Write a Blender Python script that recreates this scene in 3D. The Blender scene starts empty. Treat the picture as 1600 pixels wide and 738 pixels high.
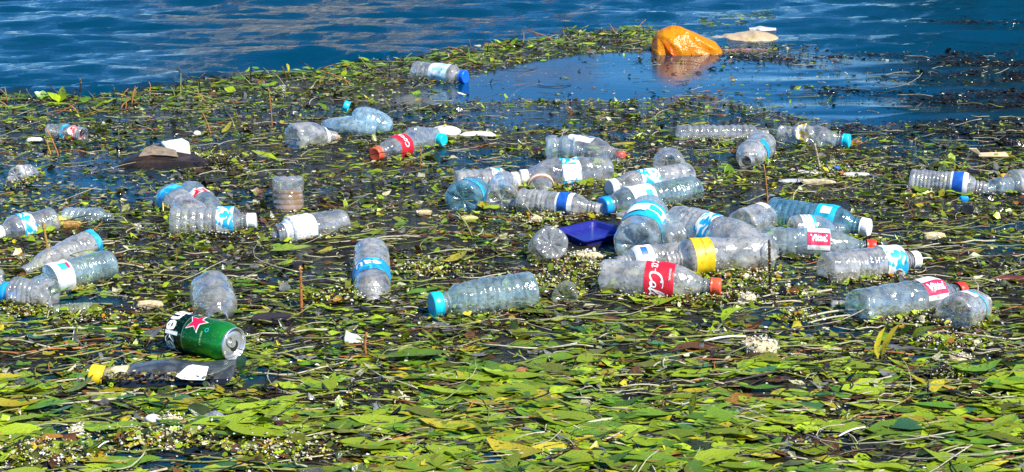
import bpy, math, random
import numpy as np
from mathutils import Vector, Matrix

random.seed(7)
rng = np.random.default_rng(7)
SC = bpy.context.scene
COL = SC.collection
R_ = math.radians

# ------------------------------------------------------------------ camera
FPX, PITCH, HCAM = 2124.0, R_(16.0), 0.73
cam_d = bpy.data.cameras.new('camera')
cam = bpy.data.objects.new('camera', cam_d)
COL.objects.link(cam)
cam.location = (0, 0, HCAM)
cam.rotation_euler = (math.pi / 2 - PITCH, 0, 0)
cam_d.sensor_width = 36.0
cam_d.lens = 36.0 * FPX / 1600.0
cam_d.clip_start, cam_d.clip_end = 0.05, 4000
cam_d.dof.use_dof = False
SC.camera = cam

# ------------------------------------------------------------------ world, sun, exposure
SUN_EL, SUN_AZ = R_(50), R_(130)          # azimuth measured from +Y (view direction) towards +X
world = bpy.data.worlds.new('World')
SC.world = world
world.use_nodes = True
wn = world.node_tree
bg = wn.nodes['Background']
sky = wn.nodes.new('ShaderNodeTexSky')
sky.sky_type = 'NISHITA'
sky.sun_disc = False
sky.sun_elevation = SUN_EL
sky.sun_rotation = SUN_AZ
sky.altitude = 2500
sky.air_density = 1.0
sky.dust_density = 0.0
sky.ozone_density = 6.0
hsv = wn.nodes.new('ShaderNodeHueSaturation')
hsv.inputs['Saturation'].default_value = 1.25
wn.links.new(sky.outputs[0], hsv.inputs['Color'])
wn.links.new(hsv.outputs[0], bg.inputs[0])
bg.inputs[1].default_value = 0.12
sl = bpy.data.lights.new('sun', 'SUN')
sl.energy = 5.0
sl.angle = R_(0.5)
sl.color = (1.0, 0.95, 0.86)
sun = bpy.data.objects.new('sun', sl)
COL.objects.link(sun)
sdir = Vector((math.cos(SUN_EL) * math.sin(SUN_AZ), math.cos(SUN_EL) * math.cos(SUN_AZ), math.sin(SUN_EL)))
sun.rotation_euler = (-sdir).to_track_quat('-Z', 'Y').to_euler()
SC.view_settings.view_transform = 'Standard'
SC.view_settings.look = 'None'
SC.view_settings.exposure = 0.80
SC.view_settings.gamma = 1
SC.render.engine = 'CYCLES'
SC.cycles.use_denoising = True
SC.cycles.max_bounces = 8
SC.cycles.transparent_max_bounces = 24
SC.cycles.diffuse_bounces = 3
SC.cycles.glossy_bounces = 4
SC.cycles.transmission_bounces = 4
SC.cycles.caustics_reflective = False
SC.cycles.caustics_refractive = False

# ------------------------------------------------------------------ pixel <-> ground
CP, SP = math.cos(PITCH), math.sin(PITCH)


def ray(px, py):
    u, v = (px - 800.0) / FPX, -(py - 369.0) / FPX
    return Vector((u, CP + v * SP, -SP + v * CP))


def at(px, py, h=0.0):
    d = ray(px, py)
    return Vector((0, 0, HCAM)) + d * ((h - HCAM) / d.z)


def cm_px(p):
    """photo pixels per metre at world point p"""
    depth = p[1] * CP - (p[2] - HCAM) * SP
    return FPX / depth


def to_px(x, y, z=0.0):
    depth = y * CP - (z - HCAM) * SP
    v = (y * SP + (z - HCAM) * CP) / depth
    return 800 + FPX * x / depth, 369 - FPX * v


# ------------------------------------------------------------------ tagging
def tag(o, label=None, cat=None, group=None, kind=None):
    if label: o['label'] = label
    if cat: o['category'] = cat
    if group: o['group'] = group
    if kind: o['kind'] = kind
    return o


def empty(name, loc, rot=None):
    o = bpy.data.objects.new(name, None)
    o.empty_display_size = 0.02
    COL.objects.link(o)
    if rot is None:
        o.location = loc
    else:
        o.matrix_world = Matrix.Translation(loc) @ rot.to_4x4()
    return o


def mesh_obj(name, V, F, mats, parent=None, smooth=True, midx=None, uv=None):
    me = bpy.data.meshes.new(name)
    V = np.asarray(V, dtype=np.float32)
    if isinstance(F, np.ndarray):
        F = [F]
    if F and isinstance(F[0], np.ndarray):
        me.vertices.add(len(V))
        me.vertices.foreach_set('co', V.ravel())
        tot = np.concatenate([np.full(len(f), f.shape[1], dtype=np.int32) for f in F])
        idx = np.concatenate([f.ravel() for f in F]).astype(np.int32)
        me.loops.add(len(idx))
        me.loops.foreach_set('vertex_index', idx)
        me.polygons.add(len(tot))
        me.polygons.foreach_set('loop_start', np.concatenate([[0], np.cumsum(tot)[:-1]]).astype(np.int32))
    else:
        me.from_pydata([tuple(map(float, v)) for v in V], [], [tuple(int(i) for i in f) for f in F])
    if not isinstance(mats, (list, tuple)):
        mats = [mats]
    for m in mats:
        me.materials.append(m)
    if midx is not None:
        me.polygons.foreach_set('material_index', np.asarray(midx, dtype=np.int32))
    me.polygons.foreach_set('use_smooth', np.full(len(me.polygons), smooth, dtype=bool))
    if uv is not None:
        l = me.uv_layers.new(name='UVMap')
        vi = np.empty(len(me.loops), dtype=np.int32)
        me.loops.foreach_get('vertex_index', vi)
        l.data.foreach_set('uv', np.asarray(uv, dtype=np.float32)[vi].ravel())
    me.update()
    me.validate()
    o = bpy.data.objects.new(name, me)
    COL.objects.link(o)
    if parent: o.parent = parent
    return o


# ------------------------------------------------------------------ noise for numpy
def sines(seed, n=6, k=1.0, lac=1.6):
    r = np.random.default_rng(seed)
    D = r.normal(size=(n, 3)); D /= np.linalg.norm(D, axis=1)[:, None]
    K = k * lac ** (np.arange(n) * 0.5)
    A = 1.0 / (1 + np.arange(n) * 0.5)
    PH = r.uniform(0, 6.28, n)

    def f(P):
        return sum(A[i] * np.sin(K[i] * (P @ D[i]) + PH[i]) for i in range(n)) / A.sum()
    return f


def _hash(ix, iy, s):
    h = np.sin(ix * 127.1 + iy * 311.7 + s * 74.7) * 43758.5453
    return h - np.floor(h)


def vnoise(x, y, s=0):
    ix, iy = np.floor(x), np.floor(y)
    fx, fy = x - ix, y - iy
    fx, fy = fx * fx * (3 - 2 * fx), fy * fy * (3 - 2 * fy)
    a, b = _hash(ix, iy, s), _hash(ix + 1, iy, s)
    c, d = _hash(ix, iy + 1, s), _hash(ix + 1, iy + 1, s)
    return (a * (1 - fx) + b * fx) * (1 - fy) + (c * (1 - fx) + d * fx) * fy


def fbm(x, y, s=0, o=3):
    t, a, m = 0, 1.0, 0
    for i in range(o):
        t = t + a * vnoise(x * 2 ** i, y * 2 ** i, s + i * 7)
        m += a
        a *= 0.5
    return t / m


# ------------------------------------------------------------------ materials
def mat(name):
    m = bpy.data.materials.new(name)
    m.use_nodes = True
    nt = m.node_tree
    return m, nt, nt.nodes['Principled BSDF']


def N(nt, typ, **kw):
    n = nt.nodes.new(typ)
    for k, v in kw.items():
        if k.startswith('i_'):
            key = k[2:]
            key = int(key) if key.isdigit() else key.replace('_', ' ')
            n.inputs[key].default_value = v
        else:
            setattr(n, k, v)
    return n


def ramp(nt, stops, interp='LINEAR'):
    n = nt.nodes.new('ShaderNodeValToRGB')
    n.color_ramp.interpolation = interp
    e = n.color_ramp.elements
    while len(e) < len(stops): e.new(0.5)
    for el, (p, c) in zip(e, stops):
        el.position = p
        el.color = (*c, 1) if len(c) == 3 else c
    return n


def noise_node(nt, scale, detail=3, rough=0.6, vec=None, coord='Object', stretch=None):
    tc = nt.nodes.new('ShaderNodeTexCoord')
    out = tc.outputs[coord]
    if stretch:
        mp = nt.nodes.new('ShaderNodeMapping')
        mp.inputs['Scale'].default_value = stretch
        nt.links.new(out, mp.inputs[0]); out = mp.outputs[0]
    n = nt.nodes.new('ShaderNodeTexNoise')
    n.inputs['Scale'].default_value = scale
    n.inputs['Detail'].default_value = detail
    n.inputs['Roughness'].default_value = rough
    nt.links.new(out, n.inputs[0])
    return n


def bump(nt, src, strength, dist, normal=None):
    b = nt.nodes.new('ShaderNodeBump')
    b.inputs['Strength'].default_value = strength
    b.inputs['Distance'].default_value = dist
    nt.links.new(src, b.inputs['Height'])
    if normal is not None: nt.links.new(normal, b.inputs['Normal'])
    return b


def simple(name, c1, c2=None, rough=0.5, scale=60, bmp=0.3, bdist=0.001, spec=0.5, stops=(0.35, 0.65)):
    m, nt, p = mat(name)
    c2 = c2 or tuple(x * 0.6 for x in c1)
    n = noise_node(nt, scale, 4)
    r = ramp(nt, [(stops[0], c1), (stops[1], c2)])
    nt.links.new(n.outputs['Fac'], r.inputs[0])
    nt.links.new(r.outputs[0], p.inputs['Base Color'])
    p.inputs['Roughness'].default_value = rough
    p.inputs['Specular IOR Level'].default_value = spec
    if bmp:
        b = bump(nt, n.outputs['Fac'], bmp, bdist)
        nt.links.new(b.outputs[0], p.inputs['Normal'])
    return m


def leaf_material(name, c, c2, rough=0.32):
    """leaf: two greens mottled, blotches of decay, slight translucency, every leaf a little different"""
    m, nt, p = mat(name)
    n = noise_node(nt, 45, 4, 0.65)
    r = ramp(nt, [(0.38, c), (0.62, c2)])
    nt.links.new(n.outputs['Fac'], r.inputs[0])
    geo = nt.nodes.new('ShaderNodeNewGeometry')
    oi = nt.nodes.new('ShaderNodeObjectInfo')
    ad = N(nt, 'ShaderNodeMath', operation='ADD')
    nt.links.new(geo.outputs['Random Per Island'], ad.inputs[0])
    nt.links.new(oi.outputs['Random'], ad.inputs[1])
    fr = N(nt, 'ShaderNodeMath', operation='FRACT')
    nt.links.new(ad.outputs[0], fr.inputs[0])
    mr = N(nt, 'ShaderNodeMapRange')
    mr.inputs['To Min'].default_value = 0.72; mr.inputs['To Max'].default_value = 1.65
    nt.links.new(fr.outputs[0], mr.inputs[0])
    hs = nt.nodes.new('ShaderNodeHueSaturation')
    nt.links.new(mr.outputs[0], hs.inputs['Value'])
    nt.links.new(r.outputs[0], hs.inputs['Color'])
    n2 = noise_node(nt, 160, 3, 0.6)
    r2 = ramp(nt, [(0.57, (0, 0, 0)), (0.68, (1, 1, 1))])
    nt.links.new(n2.outputs['Fac'], r2.inputs[0])
    mx = N(nt, 'ShaderNodeMix', data_type='RGBA')
    nt.links.new(r2.outputs[0], mx.inputs[0])
    nt.links.new(hs.outputs[0], mx.inputs[6])
    mx.inputs[7].default_value = (0.05, 0.035, 0.012, 1)
    nt.links.new(mx.outputs[2], p.inputs['Base Color'])
    p.inputs['Roughness'].default_value = rough
    p.inputs['Specular IOR Level'].default_value = 0.5
    b = bump(nt, n.outputs['Fac'], 0.7, 0.003)
    nt.links.new(b.outputs[0], p.inputs['Normal'])
    tr = nt.nodes.new('ShaderNodeBsdfTranslucent')
    nt.links.new(mx.outputs[2], tr.inputs[0])
    ms = nt.nodes.new('ShaderNodeMixShader')
    ms.inputs[0].default_value = 0.25
    nt.links.new(p.outputs[0], ms.inputs[1]); nt.links.new(tr.outputs[0], ms.inputs[2])
    nt.links.new(ms.outputs[0], nt.nodes['Material Output'].inputs[0])
    return m


LEAF = [
    leaf_material('leaf_yellow_green', (0.24, 0.33, 0.010), (0.17, 0.26, 0.010)),
    leaf_material('leaf_lime', (0.30, 0.40, 0.012), (0.22, 0.30, 0.010)),
    leaf_material('leaf_green', (0.10, 0.22, 0.012), (0.065, 0.15, 0.012)),
    leaf_material('leaf_mid_green', (0.15, 0.27, 0.012), (0.10, 0.19, 0.01)),
    leaf_material('leaf_olive', (0.16, 0.19, 0.012), (0.09, 0.10, 0.010)),
    leaf_material('leaf_dark', (0.035, 0.06, 0.010), (0.018, 0.03, 0.008)),
    leaf_material('leaf_yellow', (0.46, 0.38, 0.015), (0.30, 0.26, 0.015)),
    leaf_material('leaf_brown', (0.13, 0.055, 0.014), (0.05, 0.022, 0.008)),
    leaf_material('leaf_orange', (0.45, 0.20, 0.015), (0.25, 0.11, 0.012)),
    leaf_material('leaf_wet_teal', (0.045, 0.15, 0.05), (0.03, 0.10, 0.045), 0.25),  # bluish base colour paints in the sky's reflection on wet leaves
    leaf_material('leaf_black', (0.010, 0.009, 0.006), (0.02, 0.016, 0.010), 0.16),
    leaf_material('leaf_pale', (0.50, 0.49, 0.30), (0.36, 0.33, 0.18), 0.6),
    leaf_material('leaf_grey', (0.17, 0.17, 0.15), (0.07, 0.075, 0.075), 0.15),  # grey base colour stands in for the glints on wet scraps
]
LN = {m.name[5:]: i for i, m in enumerate(LEAF)}
M_white = simple('white_foam', (0.72, 0.70, 0.64), (0.50, 0.47, 0.38), 0.8, 90, 0.5, 0.001)
M_cream = simple('cream_foam', (0.62, 0.55, 0.36), (0.34, 0.25, 0.10), 0.8, 120, 0.6, 0.002)
M_orangefoam = simple('orange_foam', (0.60, 0.36, 0.08), (0.28, 0.12, 0.03), 0.8, 90, 0.8, 0.002)
M_wood = simple('wet_wood', (0.035, 0.018, 0.010), (0.012, 0.007, 0.004), 0.45, 30, 0.8, 0.004)
M_stonetop = simple('dry_wood', (0.24, 0.19, 0.13), (0.12, 0.09, 0.06), 0.85, 60, 0.8, 0.003)
M_stem = simple('stem_rust', (0.42, 0.16, 0.04), (0.22, 0.08, 0.02), 0.5, 150, 0.5, 0.001)
M_stemg = simple('stem_green', (0.22, 0.25, 0.04), (0.12, 0.13, 0.03), 0.5, 150, 0.4, 0.001)
M_stemp = simple('stem_pale', (0.48, 0.44, 0.30), (0.30, 0.27, 0.17), 0.5, 150, 0.3, 0.001)
M_stemd = simple('stem_dark', (0.035, 0.022, 0.010), (0.015, 0.010, 0.006), 0.4, 150, 0.3, 0.001)
M_catkin = simple('catkin', (0.42, 0.27, 0.05), (0.22, 0.11, 0.02), 0.7, 300, 0.9, 0.002)


def pet(name, tint=(0.93, 0.95, 0.96), haze=0.25, hcol=(0.62, 0.66, 0.68), wrinkle=0.5, scale=55):
    """thin clear plastic: one wall, see-through, glossy, with scuffs and dried film"""
    m = bpy.data.materials.new(name)
    m.use_nodes = True
    nt = m.node_tree
    nt.nodes.remove(nt.nodes['Principled BSDF'])
    n1 = noise_node(nt, scale, 2, 0.5)
    n2 = noise_node(nt, 220, 4, 0.7)
    oi = nt.nodes.new('ShaderNodeObjectInfo')
    mw = N(nt, 'ShaderNodeMath', operation='MULTIPLY'); mw.inputs[1].default_value = 60
    nt.links.new(oi.outputs['Random'], mw.inputs[0])
    n1.noise_dimensions = '4D'
    nt.links.new(mw.outputs[0], n1.inputs['W'])
    b1 = bump(nt, n1.outputs['Fac'], wrinkle, 0.012)
    b2 = bump(nt, n2.outputs['Fac'], 0.25, 0.0012, b1.outputs[0])
    tr = N(nt, 'ShaderNodeBsdfTransparent'); tr.inputs[0].default_value = (*tint, 1)
    gl = N(nt, 'ShaderNodeBsdfGlossy'); gl.inputs['Roughness'].default_value = 0.09
    gl.inputs[0].default_value = (1, 1, 1, 1)
    nt.links.new(b2.outputs[0], gl.inputs['Normal'])
    df = N(nt, 'ShaderNodeBsdfDiffuse'); df.inputs[0].default_value = (*hcol, 1)
    tl = N(nt, 'ShaderNodeBsdfTranslucent'); tl.inputs[0].default_value = (*hcol, 1)
    nt.links.new(b2.outputs[0], df.inputs['Normal'])
    nt.links.new(b2.outputs[0], tl.inputs['Normal'])
    hz = N(nt, 'ShaderNodeMixShader', i_0=0.4)
    nt.links.new(df.outputs[0], hz.inputs[1]); nt.links.new(tl.outputs[0], hz.inputs[2])
    n3 = noise_node(nt, 30, 5, 0.7)
    n3.noise_dimensions = '4D'
    nt.links.new(mw.outputs[0], n3.inputs['W'])
    r3 = ramp(nt, [(0.36, (haze * 0.28,) * 3), (0.70, (min(1, haze * 2.0),) * 3)])
    nt.links.new(n3.outputs['Fac'], r3.inputs[0])
    n5 = noise_node(nt, 150, 3, 0.6)
    r5 = ramp(nt, [(0.60, (0, 0, 0)), (0.66, (.85, .85, .85))])
    nt.links.new(n5.outputs['Fac'], r5.inputs[0])
    dm = N(nt, 'ShaderNodeMix', data_type='RGBA')
    dm.inputs[6].default_value = (*hcol, 1); dm.inputs[7].default_value = (.13, .11, .05, 1)
    nt.links.new(r5.outputs[0], dm.inputs[0])
    nt.links.new(dm.outputs[2], df.inputs[0]); nt.links.new(dm.outputs[2], tl.inputs[0])
    mxf = N(nt, 'ShaderNodeMath', operation='MAXIMUM')
    nt.links.new(r3.outputs[0], mxf.inputs[0]); nt.links.new(r5.outputs[0], mxf.inputs[1])
    m1 = N(nt, 'ShaderNodeMixShader')
    nt.links.new(mxf.outputs[0], m1.inputs[0])
    nt.links.new(tr.outputs[0], m1.inputs[1]); nt.links.new(hz.outputs[0], m1.inputs[2])
    lw = N(nt, 'ShaderNodeLayerWeight', i_Blend=0.5)
    nt.links.new(b1.outputs[0], lw.inputs['Normal'])
    mr = N(nt, 'ShaderNodeMapRange')
    mr.inputs['From Min'].default_value = 0.15; mr.inputs['From Max'].default_value = 1.0
    mr.inputs['To Min'].default_value = 0.09; mr.inputs['To Max'].default_value = 0.62
    nt.links.new(lw.outputs['Facing'], mr.inputs[0])
    m2 = N(nt, 'ShaderNodeMixShader')
    nt.links.new(mr.outputs[0], m2.inputs[0])
    nt.links.new(m1.outputs[0], m2.inputs[1]); nt.links.new(gl.outputs[0], m2.inputs[2])
    nt.links.new(m2.outputs[0], nt.nodes['Material Output'].inputs[0])
    return m


PET = {
    'clear': pet('clear_plastic', haze=0.27, hcol=(.84, .82, .77), wrinkle=.28),
    'dusty': pet('dusty_plastic', haze=0.42, hcol=(0.84, 0.81, 0.74), wrinkle=.36),
    'grey': pet('grey_film_plastic', haze=0.66, hcol=(0.70, 0.68, 0.62), wrinkle=0.5),
    'blue': pet('blue_tinted_plastic', tint=(0.55, 0.80, 0.92), haze=0.28, hcol=(0.30, 0.66, 0.84), wrinkle=.3),
    'bluish': pet('pale_blue_plastic', tint=(0.80, 0.91, 0.96), haze=0.32, hcol=(0.66, 0.76, 0.76), wrinkle=.32),
    'frost': pet('frosted_blue_plastic', tint=(0.70, 0.88, 0.96), haze=0.72, hcol=(0.60, 0.82, 0.90), wrinkle=0.4),
    'green': pet('sea_green_plastic', tint=(0.72, 0.90, 0.88), haze=0.32, hcol=(0.56, 0.70, 0.70), wrinkle=.3),
    'olive': pet('algae_filmed_plastic', tint=(0.80, 0.85, 0.70), haze=0.5, hcol=(0.42, 0.45, 0.25)),
}


def gloss(name, c, rough=0.35, spec=0.5, dirt=0.5):
    m, nt, p = mat(name)
    n = noise_node(nt, 90, 4, 0.7)
    r = ramp(nt, [(0.55, c), (0.8, tuple(x * (1 - dirt * 0.5) + 0.05 * dirt for x in c))])
    nt.links.new(n.outputs['Fac'], r.inputs[0])
    nt.links.new(r.outputs[0], p.inputs['Base Color'])
    p.inputs['Roughness'].default_value = rough
    p.inputs['Specular IOR Level'].default_value = spec
    b = bump(nt, n.outputs['Fac'], 0.2, 0.001)
    nt.links.new(b.outputs[0], p.inputs['Normal'])
    return m


CAPM = {
    'red': gloss('red_cap', (0.72, 0.045, 0.02)),
    'coral': gloss('coral_red_cap', (0.80, 0.10, 0.04)),
    'blue': gloss('blue_cap', (0.01, 0.13, 0.62)),
    'sky': gloss('sky_blue_cap', (0.01, 0.30, 0.75)),
    'cyan': gloss('cyan_cap', (0.01, 0.50, 0.66)),
    'white': gloss('white_cap', (0.78, 0.78, 0.76)),
    'green': gloss('green_cap', (0.0, 0.42, 0.10)),
    'yellow': gloss('yellow_cap', (0.70, 0.48, 0.01), 0.5),
    'clear': PET['dusty'],
}


def print_mat(name, build, rough=0.45):
    m, nt, p = mat(name)
    uvn = nt.nodes.new('ShaderNodeUVMap')
    c = build(nt, uvn.outputs[0])
    nn = noise_node(nt, 70, 4, 0.7)
    rr = ramp(nt, [(0.44, (1, 1, 1)), (0.60, (0.80, 0.79, 0.74)), (0.74, (0.40, 0.37, 0.30))])
    nt.links.new(nn.outputs['Fac'], rr.inputs[0])
    mx = N(nt, 'ShaderNodeMix', data_type='RGBA', blend_type='MULTIPLY')
    mx.inputs[0].default_value = 1
    nt.links.new(c, mx.inputs[6]); nt.links.new(rr.outputs[0], mx.inputs[7])
    nt.links.new(mx.outputs[2], p.inputs['Base Color'])
    p.inputs['Roughness'].default_value = rough
    b = bump(nt, nn.outputs['Fac'], 0.35, 0.002)
    nt.links.new(b.outputs[0], p.inputs['Normal'])
    return m


def p_wave(base, acc, sc=1.6, thr=(0.50, 0.54)):
    def f(nt, uv):
        n = N(nt, 'ShaderNodeTexNoise'); n.inputs['Scale'].default_value = sc; n.inputs['Detail'].default_value = 1
        n.inputs['Distortion'].default_value = 1.2
        mp = N(nt, 'ShaderNodeMapping'); mp.inputs['Scale'].default_value = (5, 1.3, 1)
        nt.links.new(uv, mp.inputs[0]); nt.links.new(mp.outputs[0], n.inputs[0])
        r = ramp(nt, [(thr[0], base), (thr[1], acc)])
        nt.links.new(n.outputs['Fac'], r.inputs[0])
        return r.outputs[0]
    return f


def p_plain(c):
    def f(nt, uv):
        r = N(nt, 'ShaderNodeRGB'); r.outputs[0].default_value = (*c, 1)
        return r.outputs[0]
    return f


def p_bands(stops):
    """bands along the bottle (v runs from its base end to its cap end)"""
    def f(nt, uv):
        s = N(nt, 'ShaderNodeSeparateXYZ'); nt.links.new(uv, s.inputs[0])
        r = ramp(nt, stops, 'CONSTANT')
        nt.links.new(s.outputs[1], r.inputs[0])
        return r.outputs[0]
    return f


def p_lines(base, ink, block=None):
    """rows of tiny print that run round the bottle, too small to read"""
    def f(nt, uv):
        mp = N(nt, 'ShaderNodeMapping'); mp.inputs['Scale'].default_value = (60, 12, 1)
        nt.links.new(uv, mp.inputs[0])
        b = N(nt, 'ShaderNodeTexNoise'); b.inputs['Scale'].default_value = 1.0; b.inputs['Detail'].default_value = 2
        nt.links.new(mp.outputs[0], b.inputs[0])
        r = ramp(nt, [(0.56, base), (0.60, ink)])
        nt.links.new(b.outputs['Fac'], r.inputs[0])
        return r.outputs[0]
    return f


BLUE, SKYB, WH, RED = (0.01, 0.30, 0.62), (0.02, 0.44, 0.70), (0.74, 0.76, 0.76), (0.62, 0.012, 0.03)
LABM = {
    'bluewave': print_mat('blue_white_wave_label', p_wave((0.01, 0.36, 0.66), WH)),
    'blueband': print_mat('blue_band_label', p_wave((0.01, 0.26, 0.60), (0.05, 0.48, 0.75))),
    'cyan': print_mat('cyan_label', p_plain((0.01, 0.42, 0.66))),
    'paleblue': print_mat('pale_blue_label', p_wave((0.35, 0.62, 0.75), WH)),
    'white': print_mat('white_printed_label', p_lines(WH, (0.40, 0.44, 0.47))),
    'whiteplain': print_mat('white_label', p_plain(WH)),
    'red': print_mat('red_label', p_plain(RED)),
    'redwhite': print_mat('red_white_label', p_wave(RED, WH, 2.0)),
    'yellow': print_mat('yellow_label', p_plain((0.72, 0.50, 0.01))),
    'yellowwhite': print_mat('yellow_white_label', p_wave((0.75, 0.50, 0.04), WH)),
    'deep': print_mat('deep_blue_label', p_bands([(0, WH), (0.12, (0.01, 0.10, 0.45)), (0.72, WH)])),
    'orange': print_mat('orange_ring_label', p_bands([(0, (0.60, 0.25, 0.08)), (0.35, WH), (0.7, (0.5, 0.2, 0.07))])),
    'ring': print_mat('blue_ring_label', p_plain((0.02, 0.36, 0.62))),
    'stripe': print_mat('grey_striped_label', p_bands([(0, WH), (0.2, (0.3, 0.33, 0.35)), (0.3, WH), (0.5, (0.3, 0.33, 0.35)), (0.6, WH), (0.8, (0.01, 0.42, 0.62))])),
    'vittel': print_mat('clear_white_label', p_bands([(0, WH)])),
    'ink_white': gloss('white_ink', (0.80, 0.80, 0.80), 0.5),
    'ink_blue': gloss('blue_ink', (0.01, 0.12, 0.42), 0.5),
    'ink_teal': gloss('teal_ink', (0.02, 0.38, 0.42), 0.5),
    'ink_red': gloss('red_ink', (0.64, 0.02, 0.08), 0.4),
    'ink_brown': gloss('brown_ink', (0.30, 0.12, 0.02), 0.5),
}

# ------------------------------------------------------------------ zones of the floating mat, read off the photograph, as functions of ground position
BX = [-300, 0, 130, 250, 350, 500, 640, 700, 800, 900, 1000, 1060, 1100, 1300, 1600, 1900]
BY = [150, 150, 150, 138, 124, 108, 92, 80, 66, 52, 42, 60, 75, 80, 95, 100]


def edge_y(px):
    return np.interp(px, BX, BY)


TY = [40, 60, 80, 100, 120, 140, 160, 180, 200, 225, 260, 300, 350, 400, 450, 500, 545, 590, 640, 690, 760]
TX = [0, 200, 400, 600, 800, 1000, 1200, 1400, 1600]
LEAFC = [
    [0, 0, 0, 0, 0, .5, .1, .04, .0],
    [0, 0, 0, 0, .5, .5, .1, .05, .02],
    [0, 0, 0, 0, .8, .20, .05, .06, .03],
    [0, 0, 0, .8, .5, .05, .06, .08, .04],
    [0, 0, .7, .7, .12, .05, .10, .10, .05],
    [.4, .8, .8, .3, .05, .05, .12, .10, .06],
    [.9, .8, .6, .12, .10, .25, .18, .10, .15],
    [.9, .5, .35, .15, .30, .30, .15, .10, .25],
    [.4, .22, .35, .30, .25, .22, .25, .15, .30],
    [.25, .22, .35, .35, .30, .25, .45, .40, .35],
    [.25, .30, .45, .40, .30, .30, .50, .45, .35],
    [.30, .35, .45, .40, .35, .35, .45, .40, .30],
    [.30, .35, .45, .45, .45, .40, .45, .35, .30],
    [.30, .40, .50, .45, .50, .45, .50, .40, .40],
    [.40, .45, .45, .45, .50, .45, .50, .45, .45],
    [.55, .45, .50, .50, .45, .50, .45, .45, .40],
    [.65, .60, .65, .75, .60, .60, .60, .75, .60],
    [.80, .80, .70, .85, .75, .70, .75, .90, .85],
    [.70, .45, .40, .60, .45, .70, .85, .90, .90],
    [.18, .14, .20, .35, .65, .85, .90, .90, .90],
    [.15, .12, .20, .40, .75, .95, .95, .90, .90],
]
LEAFC = np.array(LEAFC)


def table(T, px, py):
    px = np.clip(px, TX[0], TX[-1]); py = np.clip(py, TY[0], TY[-1])
    fx = np.interp(px, TX, np.arange(len(TX))); fy = np.interp(py, TY, np.arange(len(TY)))
    ix = np.minimum(fx.astype(int), len(TX) - 2); iy = np.minimum(fy.astype(int), len(TY) - 2)
    ax, ay = fx - ix, fy - iy
    return (T[iy, ix] * (1 - ax) + T[iy, ix + 1] * ax) * (1 - ay) + (T[iy + 1, ix] * (1 - ax) + T[iy + 1, ix + 1] * ax) * ay


def sm(a, b, x):
    t = np.clip((x - a) / (b - a), 0, 1)
    return t * t * (3 - 2 * t)


def pool(px, py):
    """1 in the smooth open pool that cuts into the mat"""
    px = np.asarray(px, float); py = np.asarray(py, float)
    top = np.interp(px, [560, 700, 800, 900, 1000, 1100, 1300, 1450], [165, 128, 100, 84, 78, 80, 110, 175])
    bot = np.interp(px, [560, 700, 850, 1000, 1100, 1250, 1350, 1450], [168, 165, 160, 160, 150, 185, 200, 190])
    w = 5.0
    k = sm(0, w, py - top) * sm(0, w, bot - py) * sm(560, 640, px) * sm(1470, 1430, px)
    k2 = sm(0, w, py - 160) * sm(0, w, 205 - py) * sm(640, 780, px) * sm(960, 860, px) * 0.7
    k3 = sm(235, 250, py) * sm(330, 300, py) * sm(-60, 60, px) * sm(330, 260, px) * 0.55
    k4 = sm(60, 30, py) * 0
    k5 = sm(80, 90, py) * sm(205, 185, py) * sm(1150, 1350, px) * 0.8
    return np.clip(np.maximum.reduce([k, k2, k3, k4, k5]), 0, 1)


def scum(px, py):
    """bands of black rotting scraps that also stand in for dark reflections at the right"""
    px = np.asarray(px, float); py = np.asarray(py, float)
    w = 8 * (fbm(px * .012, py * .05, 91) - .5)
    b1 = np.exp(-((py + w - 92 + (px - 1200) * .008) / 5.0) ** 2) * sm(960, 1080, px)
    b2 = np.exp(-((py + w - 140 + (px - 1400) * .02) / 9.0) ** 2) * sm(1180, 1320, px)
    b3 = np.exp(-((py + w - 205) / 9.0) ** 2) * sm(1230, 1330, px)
    b4 = sm(1360, 1520, px) * sm(70, 100, py) * sm(250, 210, py) * 1.3  # dense black litter painting in the dark reflection
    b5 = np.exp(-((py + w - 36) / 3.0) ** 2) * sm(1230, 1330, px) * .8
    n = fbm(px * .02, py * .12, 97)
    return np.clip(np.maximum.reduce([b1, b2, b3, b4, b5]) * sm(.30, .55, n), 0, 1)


def mat_mask(x, y):
    px, py = to_px(x, y)
    wob = (fbm(x * 4, y * 4, 3) - 0.5) * 22 + (fbm(x * 16, y * 16, 5) - 0.5) * 18
    e = edge_y(px)
    k = sm(-3, 5, py + wob - e)
    return k, px, py


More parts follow.
